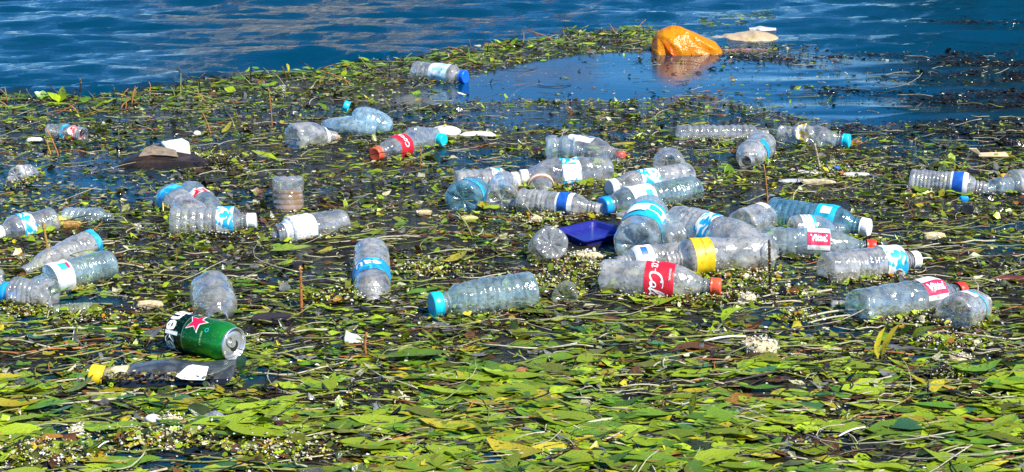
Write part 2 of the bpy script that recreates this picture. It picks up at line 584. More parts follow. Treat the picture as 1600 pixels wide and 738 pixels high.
# ------------------------------------------------------------------ water: one sheet to the horizon
def build_water():
    ys = np.concatenate([[-60, -6, 0.0, 0.5], np.geomspace(0.9, 16, 560), [18, 22, 30, 50, 100, 300, 900, 2500]])
    xs = np.concatenate([[-2500, -600, -100, -30, -12, -7, -5], np.linspace(-4, 4, 400), [5, 7, 12, 30, 100, 600, 2500]])
    X, Y = np.meshgrid(xs, ys)
    k, px, py = mat_mask(X, np.maximum(Y, 0.5))
    right = sm(1050, 1500, px) * sm(230, 150, py)
    pl = pool(px, py)
    open_ = (1 - k) * sm(1250, 950, px) + 0.55 * (1 - k) * sm(950, 1250, px)
    amp = open_ * 1.0 + right * 0.62
    amp = np.where((Y < 0.6) | (Y > 15.5) | (np.abs(X) > 4), 0, amp)
    r = np.random.default_rng(11)
    Z = np.zeros_like(X)
    for i in range(40):
        lam = r.uniform(0.06, 0.22) if i > 12 else r.uniform(0.2, 0.7)
        ang = math.pi / 2 + r.normal(0.10, 0.26)
        kx, ky = math.cos(ang) * 2 * math.pi / lam, math.sin(ang) * 2 * math.pi / lam
        wx = 0.25 * np.sin(X * r.uniform(.6, 2) + r.uniform(0, 6)) + 0.1 * np.sin(Y * 2.1 + i)
        ph = kx * X + ky * Y + wx * 2.2 + r.uniform(0, 6.28)
        Z += (lam ** 1.15 * .8) * (1 - np.abs(np.sin(ph / 2))) * (0.35 + vnoise(X * 1.6 + i * 9, Y * 1.1, i))
    Z -= Z.mean()
    Z = Z * 0.026 * amp
    Z += (1 - open_) * 0.0008 * np.sin(Y * 9 + 1.3 * np.sin(X * 1.7)) * np.where(np.abs(X) > 4, 0, 1) * (Y < 15)
    ny, nx = X.shape
    V = np.stack([X, Y, Z], -1).reshape(-1, 3)
    i = np.arange(ny * nx).reshape(ny, nx)
    F = np.stack([i[:-1, :-1], i[:-1, 1:], i[1:, 1:], i[1:, :-1]], -1).reshape(-1, 4)
    m, nt, p = mat('lake_water')
    at_ = N(nt, 'ShaderNodeAttribute', attribute_name='weed')
    at2 = N(nt, 'ShaderNodeAttribute', attribute_name='calm')
    n = noise_node(nt, 1.0, 5, 0.65, stretch=(18, 42, 20))
    r1 = ramp(nt, [(0.40, (0.010, 0.010, 0.006)), (0.58, (0.022, 0.021, 0.011)), (0.76, (0.065, 0.058, 0.03))])
    nt.links.new(n.outputs['Fac'], r1.inputs[0])
    mx = N(nt, 'ShaderNodeMix', data_type='RGBA')
    nt.links.new(at_.outputs['Fac'], mx.inputs[0])
    mx.inputs[6].default_value = (0.0002, 0.031, 0.062, 1)
    nt.links.new(r1.outputs[0], mx.inputs[7])
    nt.links.new(mx.outputs[2], p.inputs['Base Color'])
    p.inputs['Roughness'].default_value = 0.04
    p.inputs['IOR'].default_value = 1.333
    # ripples: fine everywhere, almost none in the calm pools
    na = noise_node(nt, 1.0, 3, 0.6, stretch=(7, 30, 1))
    nb = noise_node(nt, 1.0, 4, 0.65, stretch=(26, 110, 1))
    ma = N(nt, 'ShaderNodeMath', operation='MULTIPLY')
    nt.links.new(at2.outputs['Fac'], ma.inputs[1])
    ma.inputs[0].default_value = 1.0
    b1 = bump(nt, na.outputs['Fac'], 1.0, 0.006)
    nt.links.new(ma.outputs[0], b1.inputs['Strength'])
    b2 = bump(nt, nb.outputs['Fac'], 1.0, 0.0042, b1.outputs[0])
    nt.links.new(ma.outputs[0], b2.inputs['Strength'])
    nt.links.new(b2.outputs[0], p.inputs['Normal'])
    o = mesh_obj('water', V, F, m)
    tag(o, kind='structure')
    weed = k * (1 - pl)
    weed = weed * sm(0.36, 0.52, fbm(X * 4, Y * 7, 21) + .04)
    weed = np.where((Y > 15.5), 0, weed)
    calm = np.clip(1.0 * open_ + 0.5 * (1 - open_) * (1 - pl) + 0.03 + 0.05 * pl, 0, 1)
    for nm, arr in (('weed', weed), ('calm', calm)):
        a = o.data.attributes.new(nm, 'FLOAT', 'POINT')
        a.data.foreach_set('value', arr.astype(np.float32).ravel())
    return o


build_water()


# ------------------------------------------------------------------ far bank beyond the frame: what the water mirrors
def box(bmV, bmF, x0, x1, y0, y1, z0, z1):
    b = len(bmV)
    bmV += [(x0, y0, z0), (x1, y0, z0), (x1, y1, z0), (x0, y1, z0), (x0, y0, z1), (x1, y0, z1), (x1, y1, z1), (x0, y1, z1)]
    bmF += [(b, b + 3, b + 2, b + 1), (b + 4, b + 5, b + 6, b + 7), (b, b + 1, b + 5, b + 4), (b + 1, b + 2, b + 6, b + 5), (b + 2, b + 3, b + 7, b + 6), (b + 3, b, b + 4, b + 7)]


def far_bank():
    ms = simple('pale_stone', (0.74, 0.60, 0.40), (0.62, 0.50, 0.33), 0.9, 1.2, 0.3, 0.02)
    mr_ = simple('roof_tile', (0.22, 0.10, 0.06), (0.15, 0.07, 0.05), 0.9, 2, 0.3, 0.02)
    md = simple('dark_glass', (0.03, 0.035, 0.04), (0.02, 0.02, 0.025), 0.2, 2, 0, 0)
    mb = simple('bank_earth', (0.06, 0.06, 0.03), (0.035, 0.035, 0.02), 0.95, 2, 0.5, 0.05)
    V, F = [], []
    box(V, F, -60, 60, 36, 60, -0.5, 0.5)
    tag(mesh_obj('far_bank', V, F, mb, smooth=False), kind='structure')
    for (x0, x1, h, lab) in ((-9.4, -2.6, 7.6, 'wide pale stone house on the far bank, the taller one'), (-2.4, 2.2, 3.0, 'lower pale stone house on the far bank beside the wide one')):
        e = tag(empty('stone_house', ((x0 + x1) / 2, 38, 0.5)), lab, 'house', 'stone houses on the far bank')
        V, F = [], []
        w = (x1 - x0) / 2
        box(V, F, -w, w, 0, 6, 0, h)
        mesh_obj('wall', V, F, ms, e, False)
        V = [(-w - .3, -.4, h + .003), (w + .3, -.4, h + .003), (w + .3, 6.4, h + .003), (-w - .3, 6.4, h + .003), (-w - .3, 3, h + 1.4), (w + .3, 3, h + 1.4)]
        mesh_obj('roof', V, [(0, 3, 2, 1), (0, 1, 5, 4), (2, 3, 4, 5), (1, 2, 5), (3, 0, 4)], mr_, e, False)
        nwin = int(w * 2 / 1.5)
        for i in range(nwin):
            for zz in ((1.0, 3.4) if h > 4 else (1.0,)):
                V, F = [], []
                cx = -w + (i + .5) * 2 * w / nwin
                box(V, F, cx - .35, cx + .35, -.05, .01, zz, zz + 1.2)
                mesh_obj('window', V, F, md, e, False)
    # dark trees whose mirror image darkens the right hand water
    for i, (tx, ty, th, tw) in enumerate(((8.6, 24, 8.0, 1.8), (12.2, 26, 11.5, 2.6), (17.0, 25, 11.5, 3.4))):
        e = tag(empty('bank_tree', (tx, ty, -0.3)), ['slim dark evergreen tree nearest the stone houses', 'tallest dark evergreen tree on the far bank', 'outermost broad dark evergreen tree on the far bank'][i], 'tree', 'dark trees on the far bank')
        a = np.linspace(0, 2 * np.pi, 10, endpoint=False)
        V, F = [], []
        for j, (z, r) in enumerate(((0, .3), (th * .5, .2), (th * .9, .05))):
            V += [(r * math.cos(q), r * math.sin(q), z) for q in a]
        for j in range(2):
            F += [(j * 10 + q, j * 10 + (q + 1) % 10, j * 10 + 10 + (q + 1) % 10, j * 10 + 10 + q) for q in range(10)]
        mesh_obj('trunk', V, F, M_wood, e)
        n = 9000
        u = rng.normal(size=(n, 3)); u /= np.linalg.norm(u, axis=1)[:, None]
        rr = rng.uniform(0.5, 1, n) ** 0.4
        lump = 1 + 0.25 * np.sin(u[:, 0] * 5 + i) * np.cos(u[:, 2] * 6)
        c = np.stack([u[:, 0] * tw * rr * lump, u[:, 1] * tw * rr * lump, th * .52 + u[:, 2] * th * .50 * rr], 1)
        d1 = rng.normal(size=(n, 3)) * 0.14; d2 = rng.normal(size=(n, 3)) * 0.14
        VV = np.stack([c, c + d1, c + d1 + d2, c + d2], 1).reshape(-1, 3)
        FF = np.arange(n * 4).reshape(n, 4)
        tag(mesh_obj('crown', VV, FF, LEAF[LN['dark']], e, False), kind='stuff')


far_bank()

# ------------------------------------------------------------------ leaves
def leaf_template(k=4):
    t = np.linspace(0, 1, k + 2)
    vs, fs = [(0.0, 0.0)], []
    for i in range(1, k + 1):
        w = math.sin(math.pi * t[i] ** 0.85) ** 0.75
        vs += [(t[i], w), (t[i], 0), (t[i], -w)]
    vs.append((1.0, 0.0))
    n = len(vs) - 1
    tris = [(0, 2, 1), (0, 3, 2), (n, n - 3, n - 2), (n, n - 2, n - 1)]
    quads = []
    for i in range(k - 1):
        b = 1 + 3 * i
        quads += [(b, b + 1, b + 4, b + 3), (b + 1, b + 2, b + 5, b + 4)]
    return np.array(vs), np.array(tris), np.array(quads)


T_V, T_T, T_Q = leaf_template(4)


def leaves_array(n, L, W, r):
    """n leaves in local coords, centred, lying flat: (n, nv, 3)"""
    t = T_V[None, :, 0]; s = T_V[None, :, 1]
    bend = r.normal(0, 0.10, n)[:, None]
    x = (t - 0.5) * L[:, None]
    y = s * W[:, None] * 0.5 * (1 + r.normal(0, 0.12, (n, T_V.shape[0]))) + bend * L[:, None] * 4 * (t - t * t)
    curl = r.normal(0.0, 0.05, n)[:, None]
    fold = r.uniform(-0.05, 0.22, n)[:, None]
    z = curl * L[:, None] * (2 * t - 1) ** 2 + fold * np.abs(s) * W[:, None] * 0.5
    z += L[:, None] * 0.018 * np.sin(t * r.uniform(4, 12, n)[:, None] + r.uniform(0, 6, n)[:, None]) * (1 + s)
    return np.stack([x, y, z], -1)


def place(P, pos, yaw, tx, ty):
    """rotate by small tilts tx, ty then yaw, then move; all arrays"""
    x, y, z = P[..., 0], P[..., 1], P[..., 2]
    z = z + x * np.tan(ty)[:, None] + y * np.tan(tx)[:, None]
    c, s = np.cos(yaw)[:, None], np.sin(yaw)[:, None]
    return np.stack([x * c - y * s + pos[:, 0:1], x * s + y * c + pos[:, 1:2], z + pos[:, 2:3]], -1)


TRAY = [at(872, 358, .012), at(914, 377, .012), at(986, 360, .012), at(929, 345, .012)]


def out_tray(x, y):
    ins = np.ones(np.shape(x), bool)
    for q in range(4):
        a, b = TRAY[q], TRAY[(q + 1) % 4]
        ins &= ((b.x - a.x) * (y - a.y) - (b.y - a.y) * (x - a.x)) > -.004
    return ~ins


def scatter(n, ymin, ymax, seed, near=False):
    """ground points, uniform per square metre, over the view and a margin round it"""
    r = np.random.default_rng(seed)
    out = []
    while sum(len(o) for o in out) < n:
        y = np.sqrt(r.uniform(ymin ** 2, ymax ** 2, n * 2)) if not near else r.uniform(ymin, ymax, n * 2)
        x = r.uniform(-1, 1, n * 2) * (0.42 * y + 0.15)
        out.append(np.stack([x, y], 1))
    out = np.concatenate(out)
    return out[out_tray(out[:, 0], out[:, 1])][:n], r


def pick(r, n, weights):
    names = list(weights); w = np.array([weights[k] for k in names], float)
    return np.array([LN[k] for k in names])[r.choice(len(names), n, p=w / w.sum())]


# big leaves ----------------------------------------------------------
def big_leaves():
    pts, r = scatter(62000, 1.25, 7.6, 41)
    pts = np.concatenate([pts, scatter(9000, 1.25, 2.25, 141)[0]])
    x, y = pts[:, 0], pts[:, 1]
    k, px, py = mat_mask(x, y)
    c = table(LEAFC, px, py)
    cl = fbm(x * 6, y * 5, 9) * 0.6 + fbm(x * 20, y * 16, 19) * 0.4
    near = sm(540, 600, py)
    band = sm(45, 5, py - edge_y(px)) * sm(1100, 1000, px)
    dens = np.clip(c * 1.0, 0, 1)
    thr = sm(1 - dens - 0.30, 1 - dens + 0.05, cl + 0.08)
    pl = pool(px, py)
    gap = sm(.38, .54, fbm(x * 5, y * 9, 77) * .65 + fbm(x * 14, y * 26, 78) * .35)
    base = (0.30 + 0.36 * near + 0.30 * band + 0.08 * sm(420, 540, py)) * (.10 + .90 * gap)
    keep = r.uniform(0, 1, len(x)) < (k * (1 - 0.97 * pl) * thr * base * 1.25)
    # the loose green patch at the upper right of the bag
    loose = (np.abs(px - 1150) < 60) & (np.abs(py - 30 - (1150 - px) * 0.12) < 9) & (r.uniform(0, 1, len(x)) < 0.5)
    keep |= loose
    x, y, px, py, near, band = x[keep], y[keep], px[keep], py[keep], near[keep], band[keep]
    n = len(x)
    wild0 = r.random(n) < .3
    L = np.clip(r.lognormal(np.log(0.026 + 0.016 * near + 0.014 * band), 0.48, n), 0.010, 0.090)
    L = np.where(wild0, np.minimum(L, .04), L)
    W = L * np.where(r.random(n) < .25, r.uniform(.34, .5, n), r.uniform(0.18, 0.36, n))
    yaw = r.normal(0.05, 0.27, n) + (r.random(n) < 0.5) * np.pi
    yaw = np.where(r.random(n) < 0.12, r.uniform(0, 6.28, n), yaw)
    tx = r.normal(0.0, 0.085, n); ty = r.normal(0, 0.05, n)
    wild = wild0 & (r.random(n) < (0.04 + 0.16 * band - .036 * near) * 3.3)
    tx = np.where(wild, np.clip(r.normal(-0.2, 0.4, n), -.9, .9), tx); ty = np.where(wild, np.clip(r.normal(0, 0.3, n), -.7, .7), ty)
    z = 0.0008 + r.uniform(0, 0.0035, n) + 0.002 * near * r.random(n) + np.where(wild, 0.006, 0) + 0.004 * band * r.random(n)
    colr = np.where(r.random(n) < near,
                    pick(r, n, dict(yellow_green=4.5, lime=4.5, green=2.4, mid_green=3.2, olive=2.0, dark=.6, yellow=1.1, wet_teal=.8, brown=.45, grey=.2, orange=.12)),
                    pick(r, n, dict(yellow_green=3, lime=2, green=2, mid_green=2.2, olive=3, dark=1.8, yellow=.7, brown=.6, wet_teal=.9, black=.5, grey=1.0)))
    colr = np.where((r.random(n) < band * .8), pick(r, n, dict(yellow_green=3, lime=2, green=4, mid_green=3, yellow=1, dark=1)), colr)
    P = leaves_array(n, L, W, r)
    P0 = P.copy()
    pos = np.stack([x, y, z], 1)
    G = place(P, pos, yaw, tx, ty)
    size = L * np.array([cm_px((a, b, 0)) for a, b in zip(x, y)])
    zone = np.where(py > 470, 0, np.where(py > 200, 1, 2))
    infr = (px > -20) & (px < 1620) & (py < 755)
    mats_lab = [
        ('thick mat of long bright green pondweed leaves in the foreground water', 0),
        ('loose middle mat of olive and green pondweed among the floating bottles', 1),
        ('green rim of pondweed leaves bordering the open blue water', 2)]
    nv = T_V.shape[0]
    for lab, zn in mats_lab:
        sel = np.where((zone == zn))[0]
        ordr = sel[np.argsort(-(size * infr)[sel])]
        ind, rest = ordr[:300], ordr[300:]
        cx, cy = float(x[sel].mean()), float(y[sel].mean())
        e = tag(empty('pondweed_mat', (cx, cy, 0)), lab, 'water plant', 'pondweed mats')
        shared = {}
        for i in ind:
            q = int(i) % 10
            key = (q, int(colr[i]))
            if key not in shared:
                o = mesh_obj('leaf', P0[i] / L[i], [T_T, T_Q], LEAF[colr[i]], e)
                shared[key] = o.data
            else:
                o = bpy.data.objects.new('leaf', shared[key])
                COL.objects.link(o); o.parent = e
            o.location = (x[i] - cx, y[i] - cy, z[i])
            o.rotation_euler = (float(tx[i]), float(-ty[i]), float(yaw[i]))
            o.scale = (float(L[i]),) * 3
        off = (np.arange(len(rest)) * nv)[:, None, None]
        V = (G[rest] - np.array([cx, cy, 0])).reshape(-1, 3)
        FT = (T_T[None] + off).reshape(-1, 3); FQ = (T_Q[None] + off).reshape(-1, 4)
        mi = np.concatenate([np.repeat(colr[rest], len(T_T)), np.repeat(colr[rest], len(T_Q))])
        tag(mesh_obj('leaf_mass', V, [FT, FQ], LEAF, e, True, mi), kind='stuff')
    return n


n_big = big_leaves()


# small fragments -------------------------------------------------------
def fragments():
    pts, r = scatter(300000, 1.25, 7.6, 42, True)
    x, y = pts[:, 0], pts[:, 1]
    k, px, py = mat_mask(x, y)
    cl = fbm(x * 6, y * 8, 29) * .5 + fbm(x * 20, y * 34, 39) * .5
    pl = pool(px, py)
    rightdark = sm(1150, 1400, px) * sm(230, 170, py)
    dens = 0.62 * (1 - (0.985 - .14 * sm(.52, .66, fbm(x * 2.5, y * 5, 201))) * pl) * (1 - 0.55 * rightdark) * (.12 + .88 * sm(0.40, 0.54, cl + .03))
    dens = dens * (1 - 0.1 * sm(560, 640, py))
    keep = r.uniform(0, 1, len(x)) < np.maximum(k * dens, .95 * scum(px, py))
    x, y, px, py = x[keep], y[keep], px[keep], py[keep]
    n = len(x)
    L = np.clip(r.lognormal(np.log(0.0105), 0.5, n), 0.003, 0.034)
    W = L * r.uniform(0.2, 0.75, n)
    a = np.array([[-.5, 0], [-.15, .5], [.25, .42], [.5, .02], [.1, -.5], [-.3, -.4]])
    P = np.zeros((n, 6, 3))
    P[..., 0] = a[None, :, 0] * L[:, None]
    P[..., 1] = a[None, :, 1] * W[:, None]
    P[..., :2] += r.normal(0, 0.09, (n, 6, 2)) * L[:, None, None]
    P[..., 2] = r.normal(0, 0.07, (n, 6)) * L[:, None]
    yaw = np.where(r.random(n) < .6, r.normal(0, .5, n), r.uniform(0, 6.28, n))
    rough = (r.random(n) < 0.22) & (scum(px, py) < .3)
    tx = np.where(rough, np.clip(r.normal(-.1, .5, n), -1, 1), r.normal(-.03, .12, n))
    ty = np.where(rough, np.clip(r.normal(0, .4, n), -.9, .9), r.normal(0, .08, n))
    z = 0.0006 + r.uniform(0, 0.003, n) + np.where(rough, 0.002, 0)
    G = place(P, np.stack([x, y, z], 1), yaw, tx, ty)
    col = pick(r, n, dict(olive=4.5, yellow_green=2.2, lime=1.2, dark=2.2, brown=2.2, black=2.2, yellow=1.3, orange=.2, pale=.9, mid_green=1.2, grey=3.2))
    dk = sm(.42, .60, fbm(x * 3.1, y * 5, 133) + .14 * sm(340, 230, py) * sm(1000, 700, px) - .10 * sm(420, 520, py))
    c2 = pick(r, n, dict(olive=4, yellow_green=1.2, lime=.4, dark=2.4, brown=2.8, black=3, grey=4, pale=.8, mid_green=.5))
    col = np.where(r.random(n) < dk * .85, c2, col)
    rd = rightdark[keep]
    col = np.where(r.random(n) < rd * .8, LN['black'], col)  # litter blackened to deepen the dark reflection on the right
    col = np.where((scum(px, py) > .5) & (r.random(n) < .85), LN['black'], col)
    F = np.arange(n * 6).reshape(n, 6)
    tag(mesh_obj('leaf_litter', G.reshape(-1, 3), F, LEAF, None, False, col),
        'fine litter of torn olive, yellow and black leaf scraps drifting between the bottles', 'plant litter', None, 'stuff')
    return n


n_frag = fragments()

OCT_V = np.array([(1, 0, 0), (-1, 0, 0), (0, 1, 0), (0, -1, 0), (0, 0, 1), (0, 0, -1)], float)
OCT_F = np.array([(0, 2, 4), (2, 1, 4), (1, 3, 4), (3, 0, 4), (2, 0, 5), (1, 2, 5), (3, 1, 5), (0, 3, 5)])


def beads(name, pts, rad, r, mats, midx, lab, cat, parent=None):
    n = len(pts)
    S = rad[:, None, None] * (1 + r.normal(0, .35, (n, 6, 3))) * np.stack([r.uniform(.5, 1.7, n), r.uniform(.5, 1.5, n), r.uniform(.4, 1, n)], 1)[:, None, :]
    V = pts[:, None, :] + OCT_V[None] * S
    F = (OCT_F[None] + (np.arange(n) * 6)[:, None, None]).reshape(-1, 3)
    o = mesh_obj(name, V.reshape(-1, 3), F, mats, parent, True, np.repeat(midx, 8))
    tag(o, lab, cat, None, 'stuff')
    return o


def specks():
    pts, r = scatter(42000, 1.25, 7.2, 43)
    x, y = pts[:, 0], pts[:, 1]
    k, px, py = mat_mask(x, y)
    cl = fbm(x * 9, y * 7, 59) * .5 + fbm(x * 30, y * 22, 69) * .5
    keep = r.uniform(0, 1, len(x)) < k * (1 - pool(px, py)) * sm(.46, .72, cl) * 0.42 + 0.05 * k
    x, y = x[keep], y[keep]
    n = len(x)
    rad = np.clip(r.lognormal(np.log(0.0013), 0.42, n), .0006, .0042)
    P = np.stack([x, y, rad * .6 + .002 + r.uniform(0, .004, n)], 1)
    beads('seed_and_foam_specks', P, rad, r, [M_white, M_cream, LEAF[LN['yellow']]], r.choice(3, n, p=[.55, .3, .15]),
          'countless tiny white and cream foam beads and seeds caught among the weed', 'specks')


specks()


# stems and strands -----------------------------------------------------
def tube(pts, rads, seg=5):
    pts = np.asarray(pts, float)
    n = len(pts)
    V, F = [], []
    for i in range(n):
        d = pts[min(i + 1, n - 1)] - pts[max(i - 1, 0)]
        d /= np.linalg.norm(d) + 1e-9
        u = np.cross(d, (0, 0, 1)) if abs(d[2]) < .9 else np.cross(d, (1, 0, 0))
        u /= np.linalg.norm(u); w = np.cross(d, u)
        for j in range(seg):
            a = 2 * math.pi * j / seg
            V.append(pts[i] + rads[i] * (math.cos(a) * u + math.sin(a) * w))
    for i in range(n - 1):
        for j in range(seg):
            F.append((i * seg + j, i * seg + (j + 1) % seg, (i + 1) * seg + (j + 1) % seg, (i + 1) * seg + j))
    F.append(tuple(range(seg))[::-1]); F.append(tuple((n - 1) * seg + j for j in range(seg)))
    return V, F


def strands():
    r = np.random.default_rng(44)
    V, F, mi = [], [], []
    pts, _ = scatter(11000, 1.3, 6.8, 45, True)
    k, px, py = mat_mask(pts[:, 0], pts[:, 1])
    ok = (r.random(len(pts)) < k * (1 - .9 * pool(px, py)))
    for (x, y) in pts[ok][:4800]:
        L = float(np.clip(r.lognormal(math.log(.05), .5), .02, .22))
        yaw = r.normal(0.05, .5) if r.random() < .75 else r.uniform(0, 3.14)
        b = r.normal(0, .18)
        t = np.linspace(-.5, .5, 6)
        X = x + L * (t * math.cos(yaw) - b * (4 * t * t) * math.sin(yaw))
        Y = y + L * (t * math.sin(yaw) + b * (4 * t * t) * math.cos(yaw))
        lift = (r.random() < .18) * r.uniform(.1, .35)
        Z = .003 + r.uniform(0, .004) + L * lift * (t + .5) + .001 * np.sin(t * 9)
        v, f = tube(np.stack([X, Y, Z], 1), np.full(6, r.uniform(.0004, .0013)), 3)
        o = len(V); V += v; F += [tuple(i + o for i in ff) for ff in f]
        mi += [int(r.choice(4, p=[.06, .24, .20, .50]))] * len(f)
    pts, _ = scatter(420, 1.3, 2.6, 46, True)
    for (x, y) in pts:
        L = float(r.uniform(.08, .24)); yaw = r.normal(0.04, .22); b = r.normal(0, .12)
        t = np.linspace(-.5, .5, 9)
        X = x + L * (t * math.cos(yaw) - b * (4 * t * t) * math.sin(yaw)); Y = y + L * (t * math.sin(yaw) + b * (4 * t * t) * math.cos(yaw))
        if mat_mask(np.array([x]), np.array([y]))[0][0] < .5 or not out_tray(X, Y).all(): continue
        Z = .004 + .002 * np.sin(t * r.uniform(5, 16) + r.uniform(0, 6))
        v, f = tube(np.stack([X, Y, Z], 1), np.linspace(.0009, .0018, 9) * r.uniform(.7, 1.2), 4)
        o = len(V); V += v; F += [tuple(i + o for i in ff) for ff in f]
        mi += [int(r.choice(4, p=[.05, .40, .15, .40]))] * len(f)
    tag(mesh_obj('weed_strands', V, F, [M_stem, M_stemg, M_stemp, M_stemd], None, True, mi),
        'thin brown, green and straw coloured stalks lying criss-cross in the weed', 'plant stalks', None, 'stuff')
    # short twigs poking out of the rim of the weed
    V, F, mi = [], [], []
    for i in range(125):
        px = r.uniform(0, 1040) if i < 130 else r.uniform(0, 1600)
        py = float(edge_y(px)) + abs(r.normal(0, 16)) + 3 if i < 130 else r.uniform(170, 560)
        p = at(px, py)
        if not out_tray(p.x, p.y) or not out_tray(p.x, p.y + .02): continue
        h = r.uniform(.012, .05) * (1.2 if i < 130 else .8)
        lean = r.normal(0, .8, 2)
        t = np.linspace(0, 1, 5)
        c = r.normal(0, .8)
        X = p.x + h * (lean[0] * t + c * t * t); Y = p.y + h * lean[1] * t; Z = -.004 + (h + .004) * (t - .25 * t * t * abs(c))
        v, f = tube(np.stack([X, Y, Z], 1), np.linspace(.0022, .0012, 5), 4)
        o = len(V); V += v; F += [tuple(i2 + o for i2 in ff) for ff in f]
        mi += [int(r.choice(3, p=[.30, .25, .45]))] * len(f)
    tag(mesh_obj('twig_ends', V, F, [M_stem, M_stemg, M_stemd], None, True, mi),
        'short brown stalk tips poking up out of the weed', 'plant stalks', None, 'stuff')


strands()

STEMG = 'upright pondweed stalks'


def stem(px, py, hpx, lean, lab, m=M_stem, head=None, rad=.0025, curve=0.0):
    p = at(px, py)
    s = cm_px(p)
    rad *= 1.25
    h = hpx / s / math.cos(PITCH)
    t = np.linspace(0, 1, 9)
    pts = np.stack([h * (lean * t + curve * t * t), 0.1 * h * t, -.01 + (h + .01) * t], 1)
    e = tag(empty('pondweed_stalk', p), lab, 'plant stalk', STEMG)
    v, f = tube(pts, np.linspace(rad, rad * .7, 9), 6)
    mesh_obj('stalk', v, f, m, e)
    if head:
        r = np.random.default_rng(int(px))
        n = int(head * 60)
        tt = 1 - r.uniform(0, head, n)
        c = np.stack([np.interp(tt, t, pts[:, i]) for i in range(3)], 1)
        a = r.uniform(0, 6.28, n)
        c += np.stack([np.cos(a), np.sin(a), 0 * a], 1) * .0022
        o = beads('flower_spike', c, np.full(n, .0017), r, [M_catkin], np.zeros(n, int), None, None, e)
    return e


stem(79, 412, 62, -.12, 'tall rust brown stalk rising in front of the two overlapping bottles near the left edge', M_catkin, .9)
stem(471, 485, 68, .0, 'straight rust brown stalk with a yellow tip in open weed beside the dark plank', M_stem, .45)
stem(1200, 325, 64, -.05, 'thin rust stalk standing in front of the blue tinted bottle', M_stem, None, .0016, -.08)
stem(1204, 455, 78, -.06, 'brown beaded stalk standing before the pile at the end of the clear bottle', M_stemd, .6)
stem(1284, 268, 42, -.3, 'curly cream and orange stalk hanging at the crushed bottle with the yellow label', M_stemp, .7)
stem(92, 243, 40, -.22, 'brown twig of a leaning pair in blue water beside the small crumpled bottle', M_stem, None, .0018, -.2)
stem(82, 243, 24, -.5, 'shorter curved ochre twig of the leaning pair in blue water', M_catkin, None, .0018, .2)
stem(425, 198, 58, 0, 'tall thin ochre stalk left of the faceted grey bottle', M_stem, .3, .0017, -.06)
stem(330, 212, 34, -.1, 'brown stalk with yellowing leaves at its foot behind the white block', M_stem, None, .0018, -.25)
stem(125, 150, 26, .1, 'black twig with a knobbed tip at the rim of the open water', M_stemd, .25, .0025)
stem(578, 560, 40, -.6, 'bent rust stalk leaning away from a scrap of white film', M_stem, None, .002, .5)
stem(740, 375, 42, -.1, 'bent yellow stalk beside the pale lump left of the round bottle end', M_stemg, None, .0018, -.5)
stem(855, 255, 12, 0, 'tiny ochre stalk behind the bottle with the orange ring', M_stem, None, .0014)
stem(656, 262, 28, .05, 'ochre stalk just in front of the bottle with red cap and red label', M_stem, .8, .0016)

# ------------------------------------------------------------------ bottles
GROUP_B = 'plastic bottles floating in the pondweed'


